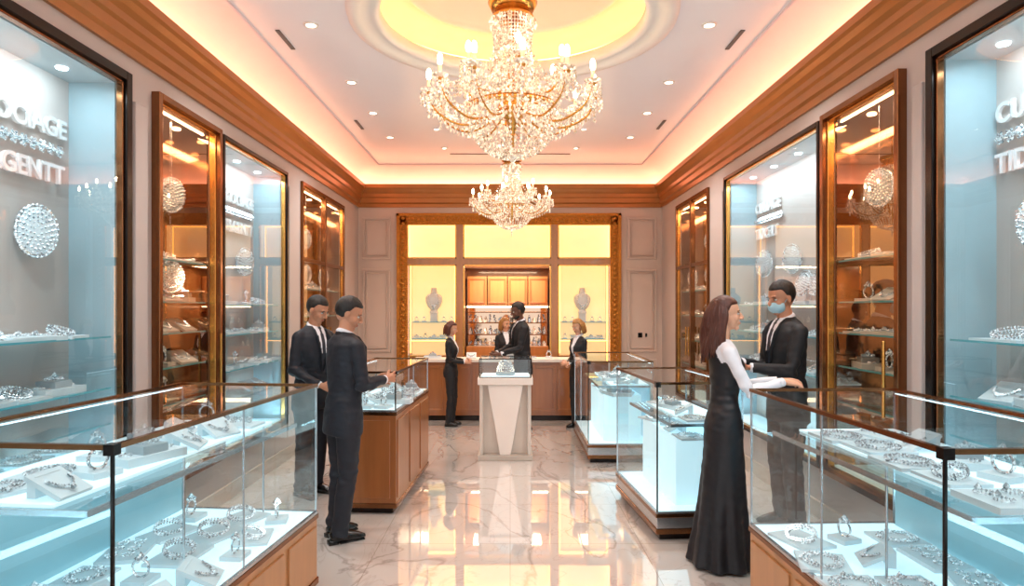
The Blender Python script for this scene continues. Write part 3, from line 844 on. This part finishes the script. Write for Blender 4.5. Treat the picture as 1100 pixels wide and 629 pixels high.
# ------------------------------------------------------------------ chandeliers
def chandelier(cx, cy, z0, sc, zceil, arms=12):
    e = empty('crystal_chandelier', (cx, cy, z0), 0.1, 1)
    g = MB(); c = MB(); b = MB()
    def P(r, a, z): return Vector((r*math.cos(a)*sc, r*math.sin(a)*sc, z*sc))
    g.tube([(0, 0, -0.3*sc), (0, 0, zceil-z0)], 0.012*sc, 8)
    g.lathe([(0.001, 0.06), (0.07, 0.05), (0.09, 0.0), (0.001, 0)], (0, 0, zceil-z0-0.06), 20)
    g.lathe([(0.001, 0.80), (0.17, 0.80), (0.20, 0.86), (0.19, 0.88), (0.155, 0.83), (0.13, 0.77), (0.17, 0.745), (0.175, 0.72), (0.16, 0.715)], (0, 0, 0), 28, 0, sc)
    g.lathe([(0.02, 0.5), (0.05, 0.42), (0.03, 0.35), (0.06, 0.28), (0.04, 0.1), (0.12, 0.03), (0.13, -0.03), (0.05, -0.08), (0.02, -0.2)], (0, 0, 0), 20, 0, sc)
    g.lathe([(0.36, 0.02), (0.375, 0.02), (0.375, -0.03), (0.36, -0.03)], (0, 0, 0), 40, 0, sc)
    bs = 0.0135*sc
    for k in range(40):
        a = 2*math.pi*k/40
        for j in range(27):
            t = j/26
            r = 0.165-0.035*math.sin(t*math.pi*0.8)+0.215*t**3.2
            c.octa(P(r, a, 0.72-0.70*t), bs, bs*1.35)
    for k in range(14):
        a = 2*math.pi*k/14
        c.octa(P(0.185, a, 0.69), bs*1.2, bs*3.0)
        for j in range(14): c.octa(P(0.07+0.03*math.sin(j), a, 0.62-0.042*j), bs*1.1, bs*1.6)
    for k in range(40):
        a = 2*math.pi*k/40
        for j in range(15):
            t = j/14*math.pi/2
            r = 0.365*math.cos(t)**0.8+0.01; z = -0.02-0.36*math.sin(t)**1.25
            c.octa(P(r, a, z), bs*(1.1-0.3*j/14), bs*1.4)
        c.octa(P(0.375, a, -0.07), bs*0.9, bs*3)
    for j in range(5): c.octa((0, 0, (-0.38-0.028*j)*sc), bs*(2.2-0.3*j), bs*2)
    c.ell((0, 0, -0.37*sc), (0.045*sc, 0.045*sc, 0.04*sc), nu=8, nv=6)
    def arm(a, pts, endr, endz):
        path = catmull([P(r, a, z) for r, z in pts], 5)
        g.tube(path, 0.009*sc, 7)
        for q in path[::1]:
            c.octa(q+Vector((0, 0, -0.03*sc)), bs*0.9, bs*2.0); c.octa(q+Vector((0, 0, 0.014*sc)), bs*1.0)
        ce = P(endr, a, endz)
        g.lathe([(0.001, -0.02), (0.02, -0.015), (0.03, 0.0)], ce, 10, 0, sc)
        c.lathe([(0.01, 0.0), (0.05, 0.005), (0.068, 0.022), (0.064, 0.026), (0.045, 0.012), (0.01, 0.01)], ce, 14, 0, sc)
        b.lathe([(0.014, 0.01), (0.014, 0.10), (0.001, 0.10)], ce, 10, 1, sc)
        b.ell(ce+Vector((0, 0, 0.14*sc)), (0.021*sc, 0.021*sc, 0.05*sc), 0, nu=8, nv=7)
        for q in range(10):
            aa = 2*math.pi*q/10
            p = ce+Vector((0.062*math.cos(aa)*sc, 0.062*math.sin(aa)*sc, 0))
            c.octa(p+Vector((0, 0, -0.012*sc)), bs*0.8)
            c.octa(p+Vector((0, 0, -0.045*sc)), bs*0.9, bs*2.3)
            c.octa(p*1+Vector((0, 0, (-0.09 if q % 2 else -0.075)*sc)), bs*0.9, bs*1.8)
        for q in range(5): c.octa(ce+Vector((0, 0, (-0.05-0.035*q)*sc)), bs*1.2, bs*1.5)
        return ce
    outs = []; ins = []
    for k in range(arms):
        a = 2*math.pi*k/arms
        outs.append(arm(a, [(0.1, 0.0), (0.25, -0.1), (0.42, -0.13), (0.6, -0.04), (0.67, 0.09)], 0.67, 0.12))
    for k in range(arms//2):
        a = 2*math.pi*(k+0.5)/(arms//2)
        ins.append(arm(a, [(0.06, 0.15), (0.2, 0.1), (0.34, 0.12), (0.42, 0.24)], 0.42, 0.27))
    def swag(p, q, sag, n):
        for j in range(n+1):
            t = j/n; w = p.lerp(q, t); w.z -= sag*4*t*(1-t)
            c.octa(w, bs*0.95, bs*1.2)
    for k in range(arms):
        p, q = outs[k], outs[(k+1) % arms]
        swag(p, q, 0.13*sc, 14); swag(p, q, 0.07*sc, 12)
        a = 2*math.pi*k/arms
        swag(p, P(0.37, a, -0.02), 0.10*sc, 12)
        swag(p, P(0.16, a, 0.45), 0.16*sc, 20)
    for k in range(len(ins)): swag(ins[k], ins[(k+1) % len(ins)], 0.12*sc, 14)
    for k in range(3):
        for j in range(60): c.octa(P(0.375, 2*math.pi*j/60, 0.03-0.03*k), bs*0.9)
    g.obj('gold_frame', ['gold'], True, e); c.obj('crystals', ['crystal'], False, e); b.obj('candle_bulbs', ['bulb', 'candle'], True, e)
    return e
chandelier(CX, CY, 3.31, 1.0, 4.56)
chandelier(0.02, 8.6, 3.04, 0.76, ZC, 10)

# ------------------------------------------------------------------ people
def ik(Sh, Wt, l1, l2, pole):
    d = Wt-Sh; L = d.length
    if L > (l1+l2)*0.995: d = d.normalized()*(l1+l2)*0.995; Wt = Sh+d; L = d.length
    a = (l1*l1-l2*l2+L*L)/(2*L); h = math.sqrt(max(0, l1*l1-a*a))
    u = d.normalized(); p = pole-u*pole.dot(u); p.normalize()
    return Sh+u*a+p*h, Wt

def make_hand(e, name, wrist, d, n, thumb, curl, skin):
    mb = MB(); d = d.normalized(); n = (n-d*n.dot(d)).normalized(); s = d.cross(n)
    if s.dot(thumb) < 0: s = -s
    w = Vector(wrist)
    mb.tube([w-d*0.03, w, w+d*0.03, w+d*0.065, w+d*0.088], [(0.019, 0.024), (0.018, 0.025), (0.017, 0.034), (0.016, 0.038), (0.012, 0.036)], 14, 0, up=n)
    Ls = (0.068, 0.077, 0.072, 0.056)
    for i in range(4):
        off = 0.030-0.0202*i
        p = w+d*(0.08-0.004*abs(i-1))+s*off
        fd = (d+s*(0.14-0.09*i)).normalized()
        pts = [p-fd*0.02, p]; ang = 0
        for j, f in enumerate((0.45, 0.32, 0.23)):
            ang += curl*(0.5+0.3*j)*(1+0.12*i)
            v = fd*math.cos(ang)+n*math.sin(ang)
            p = p+v*Ls[i]*f*1.08; pts.append(p)
        mb.tube(pts, [0.0085, 0.0088, 0.008, 0.0073, 0.006], 8, 0)
        mb.ell(pts[-1], (0.006, 0.006, 0.006), nu=8, nv=6)
    p = w+d*0.022+s*0.022
    t1 = (d*0.65+s*0.7+n*0.3).normalized(); t2 = (d*0.9+s*0.2+n*0.45).normalized()
    p2 = p+t1*0.036; p3 = p2+t2*0.03; p4 = p3+t2*0.02
    mb.tube([p-t1*0.01, p, p2, p3, p4], [0.012, 0.013, 0.0105, 0.0095, 0.007], 8, 0)
    o = mb.obj(name, [skin], True, e)
    remesh(o, 0.003, 2, None, [skin])

def person(name, loc, yaw, H, female=False, lean=0, hy=0, hp=0, rw=None, lw=None, rdir=None, ldir=None, rn=None, ln=None,
           skin='skin', hair='short', hcol='hair_dark', suit='suit', kind='suit', stance=0.09, footf=(0.0, 0.0), mask=False, shirtv=True, beard=False):
    sc = H/1.80
    e = empty(name, (loc[0], loc[1], 0), math.radians(yaw), sc)
    Z0b = 0.95; la = math.radians(lean)
    def bend(p):
        p = Vector(p)
        f = min(1, max(0, (p.z-0.85)/0.3)); f = f*f*(3-2*f)
        a = la*f
        z = p.z-Z0b
        return Vector((p.x*math.cos(a)+z*math.sin(a), p.y, Z0b+z*math.cos(a)-p.x*math.sin(a)))
    def unbend(p):
        z = p.z-Z0b; a = -la
        return Vector((p.x*math.cos(a)+z*math.sin(a), p.y, Z0b+z*math.cos(a)-p.x*math.sin(a)))
    body = MB()
    sw = 0.148 if female else 0.178
    if female:
        R = [(0.84, -0.005, 0, 0.118, 0.168), (0.92, -0.008, 0, 0.122, 0.172), (1.0, -0.004, 0, 0.108, 0.158), (1.08, 0.0, 0, 0.09, 0.13), (1.14, 0.0, 0, 0.084, 0.12), (1.2, 0.005, 0, 0.092, 0.128),
             (1.28, 0.018, 0, 0.112, 0.145), (1.34, 0.016, 0, 0.112, 0.152), (1.40, -0.0, 0, 0.095, 0.155), (1.45, -0.01, 0, 0.08, 0.145), (1.485, -0.015, 0, 0.066, 0.10), (1.51, -0.018, 0, 0.052, 0.06)]
    else:
        R = [(0.78, -0.004, 0, 0.130, 0.180), (0.86, -0.002, 0, 0.131, 0.180), (0.95, 0.0, 0, 0.124, 0.172), (1.05, 0.002, 0, 0.114, 0.158), (1.12, 0.003, 0, 0.112, 0.155), (1.2, 0.004, 0, 0.12, 0.169),
             (1.3, 0.006, 0, 0.128, 0.187), (1.38, 0.0, 0, 0.122, 0.196), (1.44, -0.008, 0, 0.108, 0.193), (1.48, -0.013, 0, 0.09, 0.155), (1.51, -0.016, 0, 0.074, 0.102), (1.535, -0.016, 0, 0.058, 0.064)]
    if kind == 'dress':
        sk = [(0.015, -0.02, 0, 0.215, 0.235), (0.1, -0.02, 0, 0.20, 0.217), (0.3, -0.015, 0, 0.17, 0.19), (0.5, -0.01, 0, 0.148, 0.172), (0.7, -0.006, 0, 0.132, 0.168), (0.8, -0.006, 0, 0.124, 0.168)]
        body.loft(sk+R[1:], 56, 0, 2.15, fold=lambda a, z: 1+0.085*max(0, (0.85-z)/0.85)*math.sin(9*a+z*3)+0.03*max(0, (0.7-z)/0.7)*math.sin(17*a+1), T=bend)
    else:
        body.loft(R, 36, 0, 2.25, T=bend)
        for sy, ff in ((1, footf[0]), (-1, footf[1])):
            hipp = Vector((0, sy*0.085, 0.92)); kn = Vector((0.02+ff*0.55, sy*(stance+0.005), 0.5)); an = Vector((-0.02+ff, sy*stance, 0.05))
            k = 0.9 if female else 1.0
            pts = [hipp+Vector((0, 0, 0.04)), hipp.lerp(kn, 0.3), hipp.lerp(kn, 0.7), kn, kn.lerp(an, 0.35), kn.lerp(an, 0.75), an]
            body.tube(pts, [0.095*k, 0.093*k, 0.08*k, 0.071*k, 0.069*k, 0.064*k, 0.066*k], 18)
    hands = []; elbows = []
    for sy, tgt, dd, nn in ((-1, rw, rdir, rn), (1, lw, ldir, ln)):
        Sh = bend((-0.01, sy*sw, 1.43))
        if tgt is None: tgt = (0.03, sy*(sw+0.06), 0.88)
        Wt = Vector(tgt)
        pole = Vector((-0.55, sy*0.35, -0.6))
        El, Wt = ik(Sh, Wt, 0.285, 0.255, pole)
        elbows.append(El)
        k = 0.78 if female else 1.0
        body.ell(Sh, (0.062*k, 0.056*k, 0.058*k), 0, nu=14, nv=10)
        fd = (Wt-El).normalized()
        # trapezius / shoulder line
        nbp = bend((-0.018, sy*0.045, 1.50 if not female else 1.485))
        body.tube([nbp, nbp.lerp(Sh, 0.5)+Vector((0, 0, -0.004)), Sh], [0.042*k, 0.05*k, 0.056*k], 14)
        body.tube([Sh, Sh.lerp(El, 0.35), Sh.lerp(El, 0.8), El, El.lerp(Wt, 0.3), El.lerp(Wt, 0.75), Wt], [0.058*k, 0.056*k, 0.05*k, 0.049*k, 0.047*k, 0.041*k, 0.038*k], 16)
        body.ell(El, (0.049*k,)*3, 0, nu=12, nv=8)
        hands.append((sy, Wt, Vector(dd) if dd else fd, Vector(nn) if nn else Vector((0.15, -sy, -0.1)), fd))
    o = body.obj('body', [suit], True, e)
    def ring_at(z):
        for i in range(len(R)-1):
            if R[i][0] <= z <= R[i+1][0]:
                t = (z-R[i][0])/(R[i+1][0]-R[i][0]); return [R[i][q]*(1-t)+R[i+1][q]*t for q in range(5)]
        return None
    def fn(c, nrm):
        p = unbend(c)
        if kind == 'dress':
            if p.z < 1.0: return 0
            rg = ring_at(p.z)
            if rg is None: return 1
            d = ((p.x-rg[1])/rg[3])**2+((p.y)/rg[4])**2
            if p.z < 1.36: return 1 if d > 1.22 else 0
            lim = 0.125-0.6*(p.z-1.36)
            return 1 if abs(p.y) > lim or p.z > 1.47 else 0
        if shirtv and p.x > 0.02 and 1.14 < p.z < 1.60:
            w = 0.055*(p.z-1.14)/0.36
            if abs(p.y) < w:
                if not female and abs(p.y) < 0.016+0.010*max(0, (1.45-p.z)/0.3): return 2
                return 1
        if p.z > 1.532 and abs(p.y) < 0.08: return 1
        return 0
    def wr(p):
        q = Vector((p.x*7+loc[0]*3, p.y*7, p.z*16))
        base = 0.0030*noise.noise(q)+0.0018*noise.noise(q*2.1)
        k = 0.4
        for El in elbows: k += 1.2*math.exp(-((p-El).length/0.11)**2)
        k += 0.8*math.exp(-((p.z-1.1)/0.1)**2) + (0.9*math.exp(-((p.z-0.48)/0.12)**2)+1.0*math.exp(-((p.z-0.1)/0.08)**2) if kind != 'dress' else 0)
        return base*k*3.2
    remesh(o, 0.008, 9, fn, [suit, 'shirt', 'tie'], disp=wr)
    for sy, Wt, d, n, fd in hands:
        make_hand(e, 'hand_right' if sy < 0 else 'hand_left', Wt+fd*0.012+d*0.015, d, n, Vector((0.3, 0, 1)) if abs(d.z) < 0.7 else Vector((1, 0, 0)), 0.55, skin)
        cu = MB(); r = 0.027 if female else 0.031
        cu.tube([Wt-fd*0.03, Wt+fd*0.012], r+0.002, 16); cu.obj('cuff', ['shirt'], True, e)
    if kind != 'dress':
        cb = MB(); nb = []
        for k in range(20):
            a = 2*math.pi*k/20
            nb.append(bend((-0.014+0.060*math.cos(a), 0.058*math.sin(a), 1.532-0.022*math.cos(a))))
        cb.tube(nb, [(0.016, 0.006)]*20, 8, 0, True, up=(0, 0, 1)); cb.obj('collar', ['shirt'], True, e)
        # jacket collar + lapels
        lp = MB()
        for sy in (-1, 1):
            A = [bend((x, sy*y, z)) for x, y, z in ((-0.085, 0.0, 1.525), (-0.06, 0.052, 1.525), (-0.01, 0.078, 1.515), (0.055, 0.07, 1.49), (0.105, 0.075, 1.42), (0.130, 0.052, 1.32), (0.132, 0.008, 1.14))]
            lp.tube(A, [(0.007, 0.012), (0.007, 0.014), (0.007, 0.016), (0.006, 0.02), (0.006, 0.026), (0.006, 0.02), (0.004, 0.006)], 8, 0, up=(-1, 0, 0.2))
        if not female: lp.obj('lapels', [suit], True, e)
    shb = MB()
    for sy, ff in ((1, footf[0]), (-1, footf[1])):
        st = stance if kind != 'dress' else 0.07
        Tn = Matrix.Translation((ff, sy*st, 0)) @ Matrix.Rotation(sy*0.15, 4, 'Z')
        k = 0.86 if female else 1.0
        fo = 0.08 if kind == 'dress' else 0
        path = [(-0.085, 0, 0.045), (-0.06, 0, 0.05), (0.0, 0, 0.052), (0.07, 0, 0.04), (0.13, 0, 0.030), (0.175, 0, 0.022)]
        path = [((x*k+fo), y, z) for x, y, z in path]
        shb.tube([Vector(q) for q in path], [(0.035, 0.028), (0.05, 0.036), (0.05, 0.04), (0.038, 0.046), (0.028, 0.042), (0.014, 0.022)], 14, 0, up=(0, 0, 1), T=Tn)
        shb.box(-0.1*k+fo, -0.03*k+fo, -0.03, 0.03, 0, 0.03, 0, Tn)
        shb.box(-0.02*k+fo, 0.165*k+fo, -0.036, 0.036, 0, 0.012, 0, Tn)
        if kind != 'dress': shb.tube([(-0.03, 0, 0.04), (-0.025, 0, 0.12)], 0.042, 12, 0, T=Tn)
    for i, v in enumerate(shb.v):
        if v[2] < 0.0: shb.v[i] = (v[0], v[1], 0.0)
    shb.obj('shoes', ['shoe'], True, e)
    # head
    hc = bend((0.012, 0, 1.675))
    HT = Matrix.Translation(hc) @ Matrix.Rotation(math.radians(hy), 4, 'Z') @ Matrix.Rotation(math.radians(hp)+la*0.6, 4, 'Y')
    if female: HT = HT @ Matrix.Scale(0.96, 4)
    h = MB()
    h.ell((-0.012, 0, 0.033), (0.098, 0.076, 0.086), 0, HT, 24, 16)
    h.ell((0.025, 0, -0.02), (0.066, 0.060, 0.085), 0, HT, 20, 14)
    h.ell((0.028, 0, -0.068), (0.054, 0.048 if not female else 0.042, 0.040), 0, HT, 18, 12)
    h.ell((0.068, 0, -0.096), (0.018, 0.022, 0.018), 0, HT)
    h.tube([(0.078, 0, 0.018), (0.095, 0, 0.0), (0.109, 0, -0.024), (0.103, 0, -0.034)], [0.008, 0.009, 0.0125, 0.010], 10, 0, T=HT)
    h.ell((0.095, 0.011, -0.031), (0.012, 0.009, 0.008), 0, HT); h.ell((0.095, -0.011, -0.031), (0.012, 0.009, 0.008), 0, HT)
    h.ell((0.076, 0, 0.026), (0.013, 0.048, 0.011), 0, HT)
    h.ell((0.078, 0, -0.062), (0.016, 0.026, 0.018), 0, HT)
    for sy in (-1, 1):
        h.ell((0.055, sy*0.036, -0.028), (0.026, 0.022, 0.026), 0, HT)
        h.ell((-0.006, sy*0.077, -0.008), (0.019, 0.009, 0.031), 0, HT)
    nk = bend((-0.018, 0, 1.49)); r = 0.045 if female else 0.056
    top_n = HT @ Vector((-0.006, 0, -0.02))
    h.tube([nk, nk.lerp(top_n, 0.45), top_n], [r*1.06, r*0.97, r*0.8], 20)
    h.ell((-0.03, 0, -0.028), (0.058, 0.054, 0.05), 0, HT, 18, 12)
    o = h.obj('head', [skin], True, e); remesh(o, 0.0038, 3, None, [skin])
    fb = MB()
    for sy in (-1, 1):
        fb.ell((0.0745, sy*0.031, 0.003), (0.0115, 0.0135, 0.0075), 0, HT, 12, 8)
        fb.ell((0.0820, sy*0.031, 0.003), (0.005, 0.006, 0.006), 1, HT, 10, 6)
        fb.ell((0.0800, sy*0.034, 0.0125), (0.007, 0.016, 0.0025), 1, HT, 10, 6)
        fb.ell((0.0850, sy*0.034, 0.026), (0.005, 0.019, 0.0035), 3, HT, 10, 6)
    fb.ell((0.0905, 0, -0.057), (0.006, 0.021, 0.004), 2, HT, 12, 6); fb.ell((0.0895, 0, -0.0655), (0.007, 0.017, 0.005), 2, HT, 12, 6)
    fb.obj('face_features', ['eyew', 'eyed', 'lip', hcol], True, e)
    hb = MB()
    def hairfn(q, v):
        limit = -0.078 if q.x < -0.045 else (-0.078+(q.x+0.045)*1.9 if q.x < 0.03 else 0.070)
        if female: limit = limit if q.x > -0.02 else -0.09
        d = q.z-limit
        k = max(0, min(1, 0.5+d/0.02))
        amp = 1+0.02*noise.noise(q*30)+0.015*noise.noise(q*80)
        full = Vector((-0.015, 0, 0.035))+(q-Vector((-0.015, 0, 0.035)))*amp
        inn = Vector((-0.015, 0, 0.0))+(q-Vector((-0.015, 0, 0.0)))*0.78
        return inn.lerp(full, k)
    top = 0.013 if not female else 0.012
    hb.ell((-0.016, 0, 0.034), (0.104, 0.083 if not female else 0.088, 0.088+top), 0, HT, 64, 44, fn=hairfn)
    rnd = random.Random(5)
    if hair == 'long':
        for k in range(54):
            t = k/53; a = math.radians(84+192*t)
            rx, ry = 0.098, 0.084
            L = 0.38+0.07*rnd.random()-0.06*abs(t-0.5)
            ph = k*0.22+rnd.random()*0.3
            pts = []
            for j in range(11):
                u = j/10
                rr = (0.62+0.5*min(1, u*3.5))*(1+0.26*u)*0.95
                am = 0.009*min(1, u*2)
                pts.append(Vector((-0.022-0.02*u+rx*rr*math.cos(a)+am*math.sin(u*9+ph), ry*rr*math.sin(a)*(1-0.05*u)+am*math.cos(u*8+ph), 0.100-L*u**1.1)))
            hb.tube(pts, [0.012, 0.015, 0.017, 0.018, 0.018, 0.018, 0.018, 0.016, 0.013, 0.009, 0.003], 7, 0, T=HT)
    if hair == 'bob':
        for k in range(34):
            t = k/33; a = math.radians(80+200*t)
            L = 0.2+0.04*rnd.random(); pts = []
            for j in range(7):
                u = j/6; rr = 0.6+0.5*min(1, u*3)
                pts.append(Vector((-0.02+0.098*rr*math.cos(a)+0.006*math.sin(u*8+k), 0.088*rr*math.sin(a), 0.09-L*u)))
            hb.tube(pts, [0.012, 0.016, 0.017, 0.017, 0.016, 0.013, 0.005], 7, 0, T=HT)
    if beard:
        hb.ell((0.032, 0, -0.075), (0.060, 0.054, 0.042), 0, HT, 20, 14, fn=lambda q, v: q if q.z < -0.07 or q.x < 0.07 else Vector((q.x*0.9, q.y*0.9, q.z)))
    hb.obj('hair', [hcol], True, e)
    if mask:
        mk = MB()
        mk.ell((0.035, 0, -0.052), (0.080, 0.064, 0.054), 0, HT, 28, 20, fn=lambda q, v: q if q.x > 0.03 else Vector((0.03+(q.x-0.03)*0.1, q.y, q.z)))
        mk.tube([(0.03, 0.063, -0.03), (-0.005, 0.082, 0.01)], 0.002, 6, 0, T=HT); mk.tube([(0.03, -0.063, -0.03), (-0.005, -0.082, 0.01)], 0.002, 6, 0, T=HT)
        mk.obj('face_mask', ['mask'], True, e)
    return e

person('man_in_suit', (-1.25, 4.88), 42, 1.80, lean=3, hy=-34, hp=22, rw=(0.27, -0.13, 1.17), lw=(0.30, 0.10, 1.14), rdir=(1, 0.25, 0.1), ldir=(1, -0.35, 0.1), footf=(0.0, -0.06))
person('man_in_suit', (-1.84, 6.0), -28, 1.83, lean=6, hy=10, hp=22, rw=(0.22, -0.12, 1.02), lw=(0.22, 0.12, 1.02), rdir=(0.8, 0.5, -0.3), ldir=(0.8, -0.5, -0.3), hcol='hair_dark')
person('woman_in_long_dress', (1.44, 4.38), -4, 1.80, True, lean=0, hy=-8, hp=0, rw=(0.34, -0.10, 1.23), lw=(0.36, 0.08, 1.22), rdir=(1, 0.15, -0.1), ldir=(1, -0.1, 0.05), rn=(0, 0.3, -1), ln=(0, -0.3, -1),
       skin='skin_light', hair='long', hcol='hair_brown', suit='dress', kind='dress')
person('man_with_face_mask', (2.17, 5.1), 188, 1.93, lean=3, hy=8, hp=12, rw=(0.30, -0.10, 1.20), lw=(0.34, 0.12, 1.18), rdir=(1, 0.1, 0.1), ldir=(1, -0.1, 0), rn=(0, 0.4, 1), ln=(0, -0.4, 1),
       skin='skin', hcol='hair_dark', suit='suit2', mask=True)
person('saleswoman_in_suit', (-0.86, 9.5), -12, 1.52, True, hy=0, hp=14, rw=(0.24, -0.05, 1.1), lw=(0.24, 0.05, 1.12), rdir=(0.8, 0.5, 0.1), ldir=(0.8, -0.5, 0.1), skin='skin_light', hair='bob', hcol='hair_brown', suit='suit2')
person('man_in_suit', (0.18, 9.25), 196, 1.80, lean=5, hy=0, hp=14, rw=(0.34, -0.12, 1.08), lw=(0.34, 0.12, 1.08), skin='skin_brown', hcol='hair_dark', suit='suit2', beard=True)
person('saleswoman_in_suit', (-0.08, 10.58), -70, 1.56, True, hy=25, hp=8, rw=(0.26, -0.08, 1.16), lw=(0.26, 0.08, 1.16), rdir=(0.8, 0.4, 0.1), ldir=(0.8, -0.4, 0.1), skin='skin_light', hair='bob', hcol='hair_blond', suit='suit2')
person('saleswoman_in_suit', (0.97, 9.3), 215, 1.56, True, hy=0, hp=20, rw=(0.22, -0.03, 1.06), lw=(0.22, 0.03, 1.08), rdir=(0.6, 0.7, 0.0), ldir=(0.6, -0.7, 0.0), skin='skin_light', hair='bob', hcol='hair_blond', suit='suit2')

# ------------------------------------------------------------------ lights
light('chandelier_lamp', 'POINT', (CX, CY, 3.42), 140, (1, 0.82, 0.66), 0.06)
light('chandelier_lamp', 'POINT', (0.02, 8.6, 3.15), 80, (1, 0.78, 0.56), 0.05)
for y in (2.6, 5.3, 8.0):
    for x in (-1.62, 1.62): light('downlight_lamp', 'SPOT', (x, y, ZC-0.03), 160, (1, 0.94, 0.90), 0.05, (0, 0, 0), math.radians(120))
for x in (-0.95, 0.95): light('downlight_lamp', 'SPOT', (x, 9.4, ZC-0.03), 110, (1, 0.86, 0.72), 0.05, (0, 0, 0), math.radians(110))
w = bpy.data.worlds.new('w'); S.world = w; w.use_nodes = True  # unseen warm surround, added as soft fill through the open room front
w.node_tree.nodes['Background'].inputs[0].default_value = (1.0, 0.94, 0.92, 1)
w.node_tree.nodes['Background'].inputs[1].default_value = 1.55

# ------------------------------------------------------------------ camera
cam = bpy.data.cameras.new('camera'); co = bpy.data.objects.new('camera', cam); COL.objects.link(co)
co.location = (0, 0, 1.72); co.rotation_euler = (math.pi/2, 0, 0)
cam.sensor_width = 36; cam.lens = 700/1100*36
cam.shift_x = 0.0018; cam.shift_y = (330-314.5)/1100
cam.clip_start = 0.05
S.camera = co
